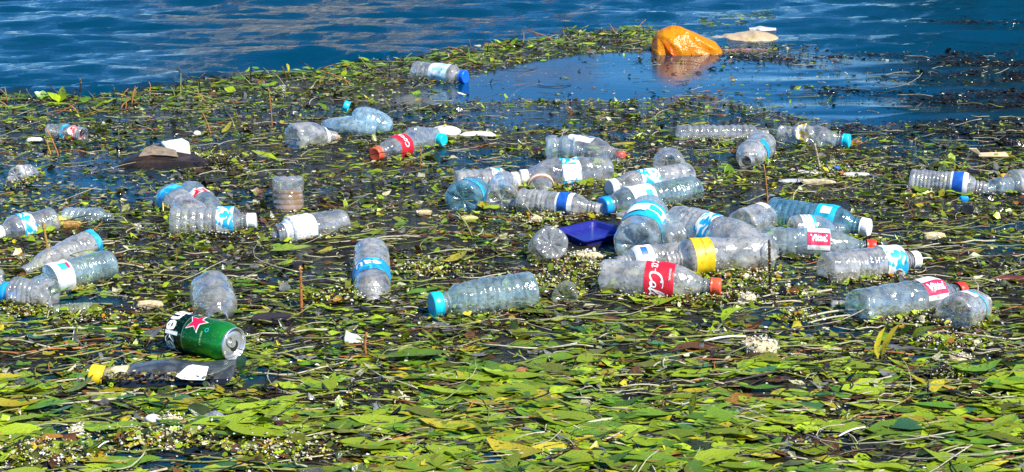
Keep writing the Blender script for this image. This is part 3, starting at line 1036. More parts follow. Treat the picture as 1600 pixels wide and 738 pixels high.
class Shape:
    """outer wall of a bottle: z along the axis (0 = base), th round it; local X faces up and to the viewer"""
    def __init__(s, L, R, seed, ribs=(.12, .55, 6), rib=.05, spiral=0, crush=.0, neck=.42, shoulder=.30, necklen=.028, waist=0.0, petal=.0, bend=0.0, star=False, dents=None, profile=None):
        s.L, s.R, s.ribs, s.rib, s.spiral, s.crush = L, R, ribs, rib, spiral, crush
        s.rn = R * neck
        s.zn = L - necklen * 1.0
        s.zs = L * (1 - shoulder) - necklen * .5
        s.crush = 0 if crush is None else (crush + .07 if crush else .05)
        s.waist, s.petal, s.bend, s.star = waist, petal, bend, star
        s.f1, s.f2, s.f3 = sines(seed, 6, 1.2 / R), sines(seed + 1, 6, 3.2 / R), sines(seed + 2, 5, 7 / R)
        s.profile = profile

    def rad(s, z, ribs=True):
        R, L = s.R, s.L
        if s.profile:
            r = R * np.interp(z / L, s.profile[0], s.profile[1])
        else:
            t = np.clip((z - s.zs) / (s.zn - s.zs), 0, 1)
            r = s.rn + (R - s.rn) * (1 - t ** 2.0) ** .95
        r = r - R * s.waist * np.exp(-((z / L - .45) / .10) ** 2)
        return r

    def warp(s, P):
        if s.crush > 0:
            n1, n2, n3 = s.f1(P), s.f2(P), s.f3(P)
            endk = np.clip((s.L - P[..., 2]) / (.25 * s.L), .12, 1)
            k = 1 + s.crush * endk * (-.55 * np.clip(n1 + .1, 0, 1) * 1.6 + .30 * (.35 - np.abs(n2) * 1.8) + .12 * (.3 - np.abs(n3) * 1.8))
            P = P * np.stack([k, k, np.ones_like(k)], -1)
        if s.bend:
            t = P[..., 2] / s.L
            P = P + np.stack([0 * t, s.bend * s.L * np.sin(np.pi * t), 0 * t], -1)
        return P

    def at(s, z, th, off=0.0, ribs=True):
        r = s.rad(z)
        if ribs and s.ribs:
            a, b, n = s.ribs
            u = z / s.L
            ph = (u - a) / (b - a) * n
            w = sm(a - .01, a + .015, u) * sm(b + .01, b - .015, u)
            g = 0.5 - 0.5 * np.cos(2 * np.pi * (ph + s.spiral * th / (2 * np.pi)))
            r = r * (1 - s.rib * w * g ** 2.2)
        r = r + off
        P = np.stack([r * np.cos(th), r * np.sin(th), z + 0 * r], -1)
        return s.warp(P)

    def mesh(s, nu=44, nv=84):
        R, L = s.R, s.L
        th = np.linspace(0, 2 * np.pi, nu, endpoint=False)
        rows = []
        for fr, zz in ((.05, .22), (.2, .20), (.38, .13), (.55, .05), (.7, .0), (.84, .0), (.94, .05), (.985, .13)):
            tt = np.full(nu, 1.0)
            z = zz * R * np.ones(nu)
            r = fr * R * np.ones(nu)
            if s.petal or s.star:
                nn = 5 if s.petal else 8
                c = .5 + .5 * np.cos(nn * th)
                k = math.sin(math.pi * min(1, fr)) if fr < .94 else .25
                z = z + (s.petal or .16) * R * (c ** (1.0 if s.petal else 4)) * k
            P = np.stack([r * np.cos(th), r * np.sin(th), z], -1)
            rows.append(s.warp(P))
        zz = np.concatenate([np.linspace(.22 * R, s.zs, nv), np.linspace(s.zs, s.zn, 16)[1:]])
        for z in zz:
            rows.append(s.at(np.full(nu, z), th))
        rn = s.rad(np.array([s.zn]))[0]
        for dz, k in ((.001, 1.25), (.003, 1.28), (.004, 1.0), (.007, .98), (.008, 1.12), (.010, 1.12), (.011, .97), (.014, .97), (.015, 1.08), (.017, 1.08), (.018, .97), (L - s.zn, .97)):
            if dz > L - s.zn: continue
            r = rn * k * np.ones(nu)
            rows.append(s.warp(np.stack([r * np.cos(th), r * np.sin(th), np.full(nu, s.zn + dz)], -1)))
        V = np.concatenate(rows)
        n = len(rows)
        i = np.arange(n * nu).reshape(n, nu)
        j = np.roll(i, -1, 1)
        F = np.stack([i[:-1], j[:-1], j[1:], i[1:]], -1).reshape(-1, 4)
        c = len(V)
        V = np.concatenate([V, [rows[0].mean(0)]])
        T = np.stack([j[0], i[0], np.full(nu, c)], -1)
        return V, [F, T]


def frame_for(axis, toward):
    """rotation: local Z along axis, local X turned towards `toward`"""
    z = axis.normalized()
    x = (toward - z * toward.dot(z)).normalized()
    y = z.cross(x)
    return Matrix((x, y, z)).transposed()


def cap_mesh(r, h, z0, sh, ridges=30, dome=False):
    nu = ridges * 2
    th = np.linspace(0, 2 * np.pi, nu, endpoint=False)
    kn = 1 + .03 * np.where(np.arange(nu) % 2, 1, -1)
    prof = [(.0, 0, 0), (1.04, 0, 0), (1.04, .12, 0), (.98, .16, 0), (1, .2, 1), (1, .86, 1), (.96, .95, 0), (.86, 1.0, 0), (.78, .985, 0), (0.02, .985, 0)]
    rows = []
    for k, zz, q in prof[1:]:
        rr = r * k * (kn if q else 1)
        rows.append(np.stack([rr * np.cos(th), rr * np.sin(th), np.full(nu, z0 + zz * h)], -1))
    V = np.concatenate(rows)
    n = len(rows)
    i = np.arange(n * nu).reshape(n, nu); j = np.roll(i, -1, 1)
    F = np.stack([i[:-1], j[:-1], j[1:], i[1:]], -1).reshape(-1, 4)
    return s_off(V, sh), F


def s_off(V, sh):
    # follow the bend of the neck
    if sh.crush:
        c = sh.at(np.full(16, sh.zn + .002), np.linspace(0, 2 * np.pi, 16, endpoint=False)).mean(0)
        V = V + np.array([c[0], c[1], 0])
    return V


def sleeve(sh, a, b, th0, th1, off=.0006, nu=40, nv=12, wrinkle=0.0, seed=0):
    z = np.linspace(a * sh.L, b * sh.L, nv)
    th = np.linspace(th0, th1, nu)
    Z, T = np.meshgrid(z, th, indexing='ij')
    P = sh.at(Z, T, off, ribs=False)
    if wrinkle:
        f = sines(seed + 90, 5, 2.5 / sh.R)
        k = 1 + wrinkle * np.abs(f(P))
        P = P * np.stack([k, k, np.ones_like(k)], -1)
    V = P.reshape(-1, 3)
    i = np.arange(nu * nv).reshape(nv, nu)
    F = np.stack([i[:-1, :-1], i[:-1, 1:], i[1:, 1:], i[1:, :-1]], -1).reshape(-1, 4)
    uv = np.stack([(T - th0).ravel() / (2 * np.pi), ((Z / sh.L - a) / (b - a)).ravel()], -1)
    return V, F, uv


def wrap2d(sh, pts2, zc, thc, off, along, wr=None):
    """flat drawing (metres) laid on the bottle wall. along=True: drawing x runs along the axis towards the cap;
    otherwise drawing x runs round the bottle and its y towards the cap"""
    p = np.asarray(pts2, float)
    if along == 'flip':
        z = zc - p[:, 0]; th = thc + p[:, 1] / sh.R
    elif along:
        z = zc + p[:, 0]; th = thc - p[:, 1] / sh.R
    else:
        z = zc + p[:, 1]; th = thc + p[:, 0] / sh.R
    P = sh.at(z, th, off, ribs=False)
    if wr is not None:
        k = 1 + wr[0] * np.abs(sines(wr[1] + 90, 5, 2.5 / sh.R)(sh.at(z, th, .0006, ribs=False)))
        P = P * np.stack([k, k, np.ones_like(k)], -1)
    return P


def text2d(s, size, shear=0.0, bold=0.0):
    cu = bpy.data.curves.new('t', 'FONT')
    cu.body = s; cu.size = size; cu.shear = shear; cu.offset = bold
    cu.align_x = 'CENTER'; cu.align_y = 'CENTER'
    cu.resolution_u = 2
    ob = bpy.data.objects.new('t', cu)
    COL.objects.link(ob)
    dg = bpy.context.evaluated_depsgraph_get()
    me = ob.evaluated_get(dg).to_mesh()
    V = np.array([v.co[:2] for v in me.vertices]); F = [tuple(p.vertices) for p in me.polygons]
    ob.evaluated_get(dg).to_mesh_clear()
    bpy.data.objects.remove(ob); bpy.data.curves.remove(cu)
    return V, F


def ribbon(pl, w):
    """2D stroke with swelling width"""
    pl = np.asarray(pl, float)
    d = np.gradient(pl, axis=0); d /= np.linalg.norm(d, axis=1)[:, None] + 1e-9
    nrm = np.stack([-d[:, 1], d[:, 0]], 1)
    ww = w * (.55 + .45 * np.abs(d[:, 1]))[:, None]
    V = np.concatenate([pl + nrm * ww, pl - nrm * ww])
    n = len(pl)
    F = [(i, i + 1, n + i + 1, n + i) for i in range(n - 1)]
    return V, F


def script_cola(size):
    """flowing script lettering: Coca-Cola"""
    V, F = [], []

    def arc(cx, cy, rx, ry, a0, a1, n=14):
        a = np.radians(np.linspace(a0, a1, n))
        return np.stack([cx + rx * np.cos(a), cy + ry * np.sin(a)], 1)

    def add(pl, w=.085):
        pl = np.array(pl, float)
        pl[:, 0] += pl[:, 1] * .35
        v, f = ribbon(pl, w)
        o = len(V); V.extend(v.tolist()); F.extend([tuple(i + o for i in ff) for ff in f])
    x = 0.0
    for word in ('Coca', '-', 'Cola'):
        for ch in word:
            if ch == 'C':
                add(np.concatenate([arc(x + .55, .55, .52, .62, 55, 320, 20), [[x + 1.5, .15], [x + 2.0, -.1]]]), .12)
                add(arc(x + .9, 1.15, .5, .14, 150, 20, 8), .07)
                x += 1.05
            elif ch in 'oc':
                add(arc(x + .28, .28, .26, .30, 60 if ch == 'c' else 0, 360 if ch == 'o' else 320, 14)); x += .66
            elif ch == 'a':
                add(arc(x + .28, .28, .26, .30, 30, 330, 14)); add([[x + .56, .6], [x + .54, .2], [x + .6, 0], [x + .8, .1]]); x += .85
            elif ch == 'l':
                add([[x + .1, .1], [x + .35, .8], [x + .38, 1.35], [x + .2, 1.45], [x + .12, 1.0], [x + .15, .25], [x + .3, 0], [x + .45, .12]], .08); x += .5
            elif ch == '-':
                add([[x, .4], [x + .3, .42]], .07); x += .4
    V = np.array(V)
    V -= [(V[:, 0].max() + V[:, 0].min()) / 2, .55]
    return V * size, F


def star2d(R, r, rot=0):
    a = np.radians(90 + rot + np.arange(10) * 36)
    rr = np.where(np.arange(10) % 2 == 0, R, r)
    V = np.concatenate([[[0, 0]], np.stack([rr * np.cos(a), rr * np.sin(a)], 1)])
    F = [(0, 1 + i, 1 + (i + 1) % 10) for i in range(10)]
    # finer so that it follows the curve of the wall
    V2, F2 = V.tolist(), []
    for (a_, b_, c_) in F:
        m = len(V2)
        A, B, C_ = V[a_], V[b_], V[c_]
        V2 += [((A + B) / 2).tolist(), ((B + C_) / 2).tolist(), ((C_ + A) / 2).tolist()]
        F2 += [(a_, m, m + 2), (m, b_, m + 1), (m + 2, m + 1, c_), (m, m + 1, m + 2)]
    return np.array(V2), F2


def rect2d(w, h, n=6):
    x = np.linspace(-w / 2, w / 2, n); y = np.linspace(-h / 2, h / 2, n)
    V = [(a, b) for b in y for a in x]
    F = [(j * n + i, j * n + i + 1, (j + 1) * n + i + 1, (j + 1) * n + i) for j in range(n - 1) for i in range(n - 1)]
    return np.array(V), F


def decal(sh, name, V2, F2, zc, thc, off, along, m, parent, wr=None):
    P = wrap2d(sh, V2, zc, thc, off, along, wr)
    return mesh_obj(name, P, F2, m, parent, False)


WL = []


def bottle(label, p0, p1, d, plastic='clear', cap=None, labs=(), end=None, sink=.28, capr=None, seed=None, liquid=None, name='plastic_bottle', extra=None, lift=0.0, **kw):
    """p0 base px, p1 tip px (photo), d visible height px; or end=(length m, yaw deg, pitch deg) with p0 the middle of the base"""
    seed = seed if seed is not None else int(p0[0] * 7 + p0[1])
    D_px = d / (.5 + sink) * .85
    mid = at((p0[0] + (p1 or p0)[0]) / 2, (p0[1] + (p1 or p0)[1]) / 2)
    D = D_px / cm_px(mid)
    h = sink * D + lift
    if end is None:
        A = at(p0[0], p0[1] + (.5 - sink) / 2 * D_px, h)
        B = at(p1[0], p1[1] + (.5 - sink) / 2 * D_px, h)
        ax = B - A; L = ax.length
    else:
        L, yaw, pitch = end
        A = at(p0[0], p0[1] + (.5 - sink) / 2 * D_px * .6, h)
        ax = Vector((math.cos(R_(yaw)) * math.cos(R_(pitch)), math.sin(R_(yaw)) * math.cos(R_(pitch)), math.sin(R_(pitch))))
    R = D / 2
    if abs(ax.z) < .5: WL.append((A.copy(), ax.normalized(), L, R))
    tocam = (Vector((0, 0, HCAM)) - A).normalized() + Vector((0, 0, .75))
    rot = frame_for(ax, tocam)
    e = tag(empty(name, A, rot), label, 'bottle', GROUP_B)
    kw.setdefault('necklen', min(.026, L * .16))
    sh = Shape(L, R, seed, **kw)
    V, F = sh.mesh()
    body = mesh_obj('body', V, F, PET[plastic], e)
    if cap:
        cr = (capr or .44) * R * 1.0
        v, f = cap_mesh(max(cr, sh.rn * 1.08), .017 if L < .3 else .02, L - .014, sh)
        mesh_obj('cap', v, f, CAPM[cap], e)
    for lb in labs:
        kind, a, b = lb[0], lb[1], lb[2]
        th0, th1 = (lb[3], lb[4]) if len(lb) > 4 else (-math.pi, math.pi)
        v, f, uv = sleeve(sh, a, b, th0, th1, seed=seed, wrinkle=.022)
        lo = mesh_obj('wrapper', v, f, LABM[kind], e, uv=uv)
        if len(lb) > 5:
            for q, (V2, F2, du, dv, mk, along) in enumerate(lb[5](sh, (b - a) * L)):
                if along is True and p1 is not None and p1[0] < p0[0]: along = 'flip'
                decal(sh, 'lettering' if len(F2) != 25 and len(F2) != 49 and len(F2) != 16 else 'printed_panel', V2, F2, (a + b) / 2 * L + dv, du, .0014 + .0007 * q, along, LABM[mk], lo, (.022, seed))
    if liquid:
        m_, f0, frac = liquid
        s2 = Shape(L, R * .96, seed, **kw)
        nz = 14
        th = np.linspace(0, 2 * np.pi, 28, endpoint=False)
        rows = [s2.at(np.full(28, z), th, ribs=False) for z in np.linspace(f0 * L, frac * L, nz)]
        V = np.concatenate(rows + [[rows[0].mean(0)], [rows[-1].mean(0)]])
        i = np.arange(nz * 28).reshape(nz, 28); j = np.roll(i, -1, 1)
        F = np.stack([i[:-1], j[:-1], j[1:], i[1:]], -1).reshape(-1, 4)
        T = np.concatenate([np.stack([j[0], i[0], np.full(28, nz * 28)], -1), np.stack([i[-1], j[-1], np.full(28, nz * 28 + 1)], -1)])
        mesh_obj('liquid', V, [F, T], m_, e)
    return e, sh, rot


def t_vittel(sh, w):
    V, F = text2d('Vittel', w * .34, 0, .0006)
    R2, RF = rect2d(w * .98, w * .62, 8)
    return [(R2, RF, .12, 0, 'ink_red', True), (np.array(V) * [1.0, 1.25], F, .12, 0, 'ink_white', True)]


def t_vittel_r(sh, w):
    return t_vittel(sh, w)


def t_coke(sh, w):
    V, F = script_cola(w * .34)
    V = V @ np.array([[1, 0], [0, 1]])
    T, TF = text2d('ORIGINAL', w * .10)
    R2, RF = rect2d(.0008, w * .4, 6)
    # reads round the bottle, letter tops towards the cap
    return [(V * [-1, -1] * [-1, 1] * [1, -1], F, -.15, -w * .10, 'ink_white', False), (T, TF, .1, w * .36, 'ink_white', False)]


def t_text(s, k=.42, ink='ink_white', along=False, th=.1, bold=.0004):
    def f(sh, w):
        V, F = text2d(s, w * k, 0, bold)
        return [(V, F, th, 0, ink, along)]
    return f


def t_panel(w1, h1, ink, th=.2, dv=0.0):
    def f(sh, w):
        V, F = rect2d(w * w1, w * h1, 6)
        return [(V, F, th, dv * w, ink, True)]
    return f


def t_cyan(sh, w):
    V, F = rect2d(w * .42, w * .42, 6); V2, F2 = rect2d(w * .26, w * .26, 5)
    return [(V, F, .5, w * .1, 'ink_white', True), (V2 , F2, .5, w * .1, 'ink_teal', True), (V * [1.3, .8], F, -.35, 0, 'ink_white', True)]


def t_star_block(sh, w):
    V, F = rect2d(w * .5, w * .42, 6)
    V2, F2 = rect2d(w * .14, w * .35, 5)
    return [(V + [w * .1, 0], F, .1, 0, 'ink_teal', True), (V2, F2, .1, -w * .3, 'ink_red', True)]


PI = math.pi
W = dict(star=True)
FULL = (-PI, PI)
bottle('small clear bottle with royal blue cap and pale blue label mirrored in the open pool', (648, 109), (727, 117), 30, 'dusty', 'blue', [('paleblue', .38, .72)], capr=.62, ribs=(.05, .34, 3), shoulder=.18, crush=.15)
bottle('small crumpled clear bottle with red and white end near the leaning twigs', (78, 203), (131, 208), 28, 'clear', None, [('redwhite', .70, .86), ('blueband', .50, .56)], ribs=(.1, .5, 3), shoulder=.16, crush=.55, neck=.7)
bottle('round crinkled clear bottle end poking up alone in the blue gap by the left edge', (22, 272), None, 34, 'grey', None, end=(.10, 80, -14), crush=.5, star=True, sink=.3)
bottle('ribbed clear bottle with blue label and white cap cut by the left edge', (84, 341), (-8, 361), 42, 'clear', 'white', [('bluewave', .42, .62)], ribs=(.05, .40, 5), rib=.07, shoulder=.3, crush=.08)
bottle('low half sunken bottle with spiral ribs behind an ochre foam block', (101, 334), (176, 336), 27, 'bluish', None, ribs=(.08, .8, 6), spiral=2, rib=.09, shoulder=.2, crush=.25, sink=.2)
bottle('bottle with a blue label at its far end, lying under the capped ribbed bottle', (264, 306), None, 44, 'dusty', None, [('blueband', .08, .24)], end=(.17, -52, -6), ribs=(.3, .6, 3), crush=.2, star=True)
bottle('bottle with a red and white label leaning behind the ribbed bottle with white cap', (297, 298), None, 38, 'bluish', None, [('redwhite', .32, .50)], end=(.17, -58, -6), ribs=None, crush=.12)
bottle('ribbed clear bottle with bright blue and white label and white cap, topmost of the trio', (268, 342), (398, 340), 44, 'clear', 'white', [('bluewave', .56, .76)], ribs=(.08, .55, 5), rib=.07, shoulder=.2, neck=.45, crush=.06, lift=.004)
bottle('grey bottle with a blue ring at its wide end, behind the white labelled ribbed one', (148, 378), None, 44, 'grey', None, [('ring', .02, .09, -1.3, 1.0)], end=(.16, -125, -6), ribs=(.15, .5, 4), crush=.15)
bottle('closely ribbed bottle with a white printed label crossing the grey one', (173, 408), (52, 440), 46, 'green', None, [('whiteplain', .58, .80, -PI, PI, t_star_block)], ribs=(.05, .56, 9), rib=.07, shoulder=.14, crush=.06, lift=.008)
bottle('crinkled bottle showing its rounded base, tucked in front of the white labelled one', (86, 456), (8, 452), 47, 'clear', 'sky', end=None, ribs=(.3, .9, 6), rib=.06, shoulder=.1, petal=.3, crush=.28, neck=.6)
bottle('clear bottle end cut off by the left edge beside the crinkled one', (8, 438), (-70, 448), 42, 'dusty', None, ribs=None, petal=.25, crush=.12)
bottle('dull grey bottle whose faceted round base faces out, orange foam stick at its neck', (455, 214), None, 45, 'grey', None, [('white', .66, .80)], end=(.135, 42, -6), ribs=None, star=True, shoulder=.5, crush=.1, neck=.35)
bottle('clear bottle with coral red cap and round red label, pointing at the rusty stalk', (668, 213), (586, 237), 37, 'clear', 'coral', [('red', .48, .68, -PI, PI, t_text('Coca', .5, 'ink_white', False, -.2))], ribs=(.08, .35, 3), shoulder=.34, neck=.36, capr=.52, crush=.08)
bottle('crinkled clear bottle with a bright cyan cap next to the white foam lump', (640, 209), (693, 216), 30, 'bluish', 'cyan', ribs=(.1, .6, 4), crush=.4, capr=.6, shoulder=.2, neck=.5)
M_brown = simple('brown_liquid', (0.34, 0.15, 0.004), (0.22, 0.09, 0.003), 0.15, 30, .1)
bottle('stubby upended bottle half full of brown liquid standing in the weed', (449, 274), None, 46, 'clear', None, end=(.15, -90, -80), ribs=(.20, .8, 8), rib=.03, crush=.10, star=True, sink=.35, lift=.040, liquid=(M_brown, .19, .9))
bottle('clear bottle with plain white printed label, its dark neck sunk in the weed', (539, 341), (430, 361), 43, 'clear', None, [('white', .50, .90)], ribs=None, crush=.18, shoulder=.12, neck=.62)
bottle('dusty bottle with a blue lettered band pointing out towards the foreground', (580, 391), None, 50, 'grey', None, [('blueband', .42, .62, -1.5, 1.5, t_text('eau', .8, 'ink_white', False, .2))], end=(.21, -84, -9), ribs=(.08, .38, 5), rib=.05, crush=.06, shoulder=.22, lift=.008)
bottle('big empty ribbed bottle without label, closed by a turquoise cap', (832, 449), (676, 470), 58, 'green', 'cyan', ribs=(.12, .76, 7), rib=.07, shoulder=.2, capr=.60, neck=.48, crush=.12)
bottle('domed clear bottle with its neck pointing at the beer can', (328, 446), None, 62, 'clear', None, end=(.115, -72, -9), ribs=None, crush=.10, shoulder=.42, neck=.40, lift=.004)
bottle('blue tinted bottle seen end on, its round base creased like a star', (722, 308), None, 52, 'blue', None, [('blueband', .2, .34)], end=(.16, 78, -8), star=True, petal=0, ribs=(.4, .6, 3), crush=.08)
bottle('clear bottle with blue and white label and white cap lying behind two round bases', (712, 284), (808, 278), 40, 'dusty', 'white', [('bluewave', .56, .74)], ribs=(.1, .52, 4), shoulder=.2, capr=.62, neck=.55)
bottle('small clear bottle seen end on, a star pressed in its base', (783, 311), None, 44, 'clear', None, end=(.20, 88, 0), petal=.32, ribs=(.2, .6, 4))
bottle('clear bottle with an orange brown ring, its dome facing out', (840, 272), None, 36, 'clear', None, [('orange', .44, .56)], end=(.12, -84, -10), ribs=None, shoulder=.5, neck=.34)
bottle('pale blue lobed bottle end leaning on the bottle with the white tab', (852, 231), (912, 232), 44, 'bluish', None, ribs=(.2, .8, 2), rib=.16, petal=.3, shoulder=.2, crush=.12)
bottle('clear bottle with a small white tab label and a neck near the red scrap', (886, 226), (966, 240), 42, 'clear', None, [('whiteplain', .10, .58, -.55, .05)], ribs=None, shoulder=.42, crush=.22, neck=.5)
bottle('wide clear bottle with a blue over white label at mid length, above the mossy strip', (952, 262), (814, 272), 46, 'clear', 'white', [('bluewave', .37, .58, -PI, PI, t_panel(.9, .9, 'ink_white', -.45))], ribs=(.05, .3, 2), waist=.03, shoulder=.3, crush=.16)
bottle('narrow waisted clear bottle with a tilted blue label, lowest of the left cluster', (811, 311), (940, 323), 38, 'dusty', None, [('deep', .48, .68)], ribs=(.08, .4, 5), shoulder=.3, crush=.24, neck=.45)
bottle('arched clear bottle end standing up behind the white capped bottle', (1046, 262), None, 46, 'clear', None, end=(.15, 84, -4), ribs=(.1, .6, 4), petal=.2, crush=.08, lift=.008)
bottle('clear bottle with square sky blue label and white cap, behind the blue capped one', (1076, 270), (953, 289), 38, 'dusty', 'white', [('bluewave', .46, .68, -PI, PI, t_text('eau', .5, 'ink_white', False, .1))], ribs=(.06, .42, 5), rib=.05, shoulder=.26, capr=.6, neck=.52)
bottle('greenish finely ribbed bottle with white label and vivid blue cap', (1086, 292), (942, 318), 42, 'green', 'sky', [('whiteplain', .52, .75, -PI, PI, t_panel(.28, .4, 'ink_teal', -.4, -.2))], ribs=(.05, .5, 9), rib=.08, shoulder=.2, capr=.62, neck=.52, crush=.06)
bottle('wide bottle with a large cyan label and blue tinted base beside the blue tray', (992, 378), (1018, 318), 60, 'bluish', 'clear', [('cyan', .24, .62, -PI, PI, t_cyan)], ribs=(.64, .82, 3), shoulder=.16, star=True, capr=.5, crush=.08, lift=.01)
bottle('grey scuffed bottle with a thin blue and white band, highest in the central pile', (1052, 344), None, 56, 'dusty', None, [('bluewave', .36, .48)], end=(.25, -52, 0), ribs=(.1, .3, 3), crush=.14, lift=.016, shoulder=.3)
bottle('unlabelled clear bottle squeezed between the cyan labelled bottle and the yellow wrapper', (1030, 372), (1120, 350), 50, 'clear', None, ribs=(.1, .5, 4), crush=.2, lift=.006)
bottle('bottle with its round dented base facing out at the right of the central pile', (1158, 350), None, 46, 'dusty', None, [('whiteplain', .52, .66, -.7, .2)], end=(.15, 56, -4), petal=.25, ribs=(.3, .5, 3), crush=.12, lift=.01)
bottle('clear bottle with blue and white label patch lying above the yellow wrapper', (1190, 372), (1070, 362), 34, 'clear', None, [('bluewave', .66, .88)], ribs=None, crush=.2, lift=.016)
bottle('ribbed clear bottle with a small white and navy label, behind the red labelled one', (1086, 394), (962, 406), 42, 'dusty', None, [('whiteplain', .58, .80, -1.0, 1.2, t_panel(.35, .5, 'ink_blue', .1))], ribs=(.05, .56, 5), rib=.07, shoulder=.2, lift=.006)
bottle('big clear bottle wearing a bright yellow printed wrapper', (1202, 388), (1040, 402), 58, 'dusty', None, [('yellow', .60, .78, -PI, PI, t_text('100% recyclable eau', .14, 'ink_brown', False, .1, 0.0))], ribs=None, petal=.3, waist=.10, shoulder=.16, crush=.08, lift=.003)
bottle('clear soft drink bottle with red script label before the central pile', (938, 428), (1124, 441), 58, 'dusty', 'coral', [('red', .39, .635, -PI, PI, t_coke)], ribs=None, petal=.30, shoulder=.42, neck=.30, capr=.40, waist=.03, crush=.06)
bottle('large blue tinted bottle with sky blue label and big white cap, backmost of its heap', (1203, 329), (1357, 351), 50, 'blue', 'white', [('cyan', .50, .70, -PI, PI, t_panel(.5, .5, 'ink_white', -.2))], ribs=(.06, .46, 6), shoulder=.30, capr=.52, neck=.42, crush=.04)
bottle('clear bottle with grey striped band wedged in the middle of the right heap', (1236, 356), (1318, 353), 42, 'clear', None, [('stripe', .15, .40)], ribs=None, shoulder=.55, neck=.35, lift=.012)
bottle('clear bottle with red name label and red cap, foremost of the right heap', (1190, 374), (1366, 381), 46, 'bluish', 'red', [('vittel', .40, .60, -.95, .85, t_vittel)], ribs=(.08, .34, 3), petal=.25, shoulder=.4, neck=.34, capr=.46, crush=.06, lift=.004)
bottle('clear ribbed bottle with blue picture label and white cap between the two red capped ones', (1288, 417), (1432, 400), 50, 'dusty', 'white', [('bluewave', .58, .80, -PI, PI, t_panel(.9, .55, 'whiteplain', -.55))], ribs=(.12, .56, 7), shoulder=.16, capr=.50, neck=.45, crush=.08)
bottle('blueish bottle with red name label and red cap lying nearest on the right', (1336, 477), (1504, 447), 54, 'bluish', 'red', [('vittel', .56, .76, -.95, .85, t_vittel)], ribs=(.14, .5, 2), rib=.05, petal=.35, waist=.03, shoulder=.30, neck=.34, capr=.44, crush=.08)
bottle('bottle lying base outwards with a thin blue ring, touching the red cap', (1490, 490), None, 57, 'dusty', None, [('ring', .44, .49), ('white', .28, .42, -1.2, .2)], end=(.115, 48, -3), star=True, ribs=None, crush=.12)
bottle('long clear bottle with close set spiral ribs alone at the edge of the pool', (1057, 207), (1200, 206), 27, 'clear', None, ribs=(.06, .8, 11), rib=.10, spiral=1, shoulder=.16, crush=.06)
bottle('grey bottle with a torn blue label pointing down to the rusty stalk', (1192, 224), None, 42, 'grey', None, [('blueband', .40, .55, -1.6, -.2)], end=(.20, -112, 0), ribs=(.5, .8, 2), crush=.15, petal=.2)
bottle('crushed clear bottle with a yellow and white label and a turquoise cap by the pool', (1217, 206), (1326, 216), 38, 'clear', 'cyan', [('yellowwhite', .28, .40)], ribs=None, crush=.6, capr=.5, shoulder=.3)
bottle('finely ribbed clear bottle with a deep blue label on the right side', (1422, 279), (1545, 290), 38, 'dusty', None, [('deep', .52, .74)], ribs=(.05, .5, 9), rib=.06, shoulder=.24, crush=.10)
bottle('bottle neck with broad ridges beside an orange scrap at the right edge', (1600, 284), (1540, 294), 30, 'bluish', None, ribs=(.1, .8, 4), rib=.1, spiral=1, crush=.15, shoulder=.2)
bottle('smooth round bottle cut by the right edge, behind the ridged neck', (1580, 286), None, 42, 'dusty', None, end=(.2, 20, 0), ribs=None, crush=.06, petal=.2)
bottle('pale ribbed bottle almost sunk under the weed below the crinkled one', (84, 484), (160, 478), 18, 'olive', None, ribs=(.1, .8, 8), rib=.1, shoulder=.15, sink=.1)
bottle('round bottle end filled with weed beside the turquoise capped bottle', (882, 462), None, 32, 'olive', None, end=(.12, 85, -12), star=True, ribs=None, sink=.15)
bottle('bottle base standing upright with its round end facing the blue tray', (862, 376), None, 50, 'clear', None, end=(.11, 100, -28), star=True, ribs=(.4, .7, 3), lift=.018, crush=.06)
bottle('clear bottle end only just entering at the right edge of the foreground weed', (1606, 508), (1700, 512), 30, 'clear', None, ribs=None, crush=.1)

# green capped neck stub
bottle('short clear neck stub with a round green cap left of the big red capped bottle', (1298, 476), (1336, 478), 17, 'dusty', 'green', ribs=None, crush=.3, capr=.9, neck=.8, shoulder=.2)


# ------------------------------------------------------------------ folded frosted bottle (two lobes)
def folded():
    A = at(508, 197, .018); B = at(590, 205, .02)
    e = tag(empty('plastic_bottle', at(555, 205)), 'large frosted light blue bottle folded double with a cyan cap in open water', 'bottle', GROUP_B)
    c = at(555, 205)
    segs = [(at(504, 196, .01), at(590, 203, .012), .036, 4), (at(612, 200, .012), at(552, 178, .045), .040, 8)]
    for i, (p, q, rad, sd) in enumerate(segs):
        n, nu = 34, 34
        f1, f2 = sines(sd, 6, 30), sines(sd + 1, 6, 90)
        t = np.linspace(0, 1, n)
        th = np.linspace(0, 2 * np.pi, nu, endpoint=False)
        T, TH = np.meshgrid(t, th, indexing='ij')
        rr = rad * (np.sin(np.pi * np.clip(T * .96 + .02, 0, 1)) ** (.42))
        d = np.array(q - p); L = np.linalg.norm(d); d /= L
        u = np.cross(d, (0, 0, 1)); u /= np.linalg.norm(u); w = np.cross(u, d)
        P = np.array(p) + T[..., None] * d * L
        k = rr * (1 + .10 * (.4 - np.abs(f1(P + np.stack([np.cos(TH), np.sin(TH), T], -1) * rad) * 2)) + .018 * np.sin(T * 60) * (T > .35))
        P = P + (np.cos(TH) * k)[..., None] * u + (np.sin(TH) * k * .85)[..., None] * w
        P = P - np.array(c)
        ix = np.arange(n * nu).reshape(n, nu); j = np.roll(ix, -1, 1)
        F = np.stack([ix[:-1], j[:-1], j[1:], ix[1:]], -1).reshape(-1, 4)
        mesh_obj('body' if i == 0 else 'folded_half', P.reshape(-1, 3), F, PET['frost'], e)
    v, f = cap_mesh(.014, .016, 0, Shape(.2, .03, 1), 16)
    v = v @ np.array(Matrix.Rotation(R_(65), 3, 'Y'))
    v = v + np.array(at(545, 168, .05) - c)
    mesh_obj('cap', v, f, CAPM['cyan'], e)


folded()


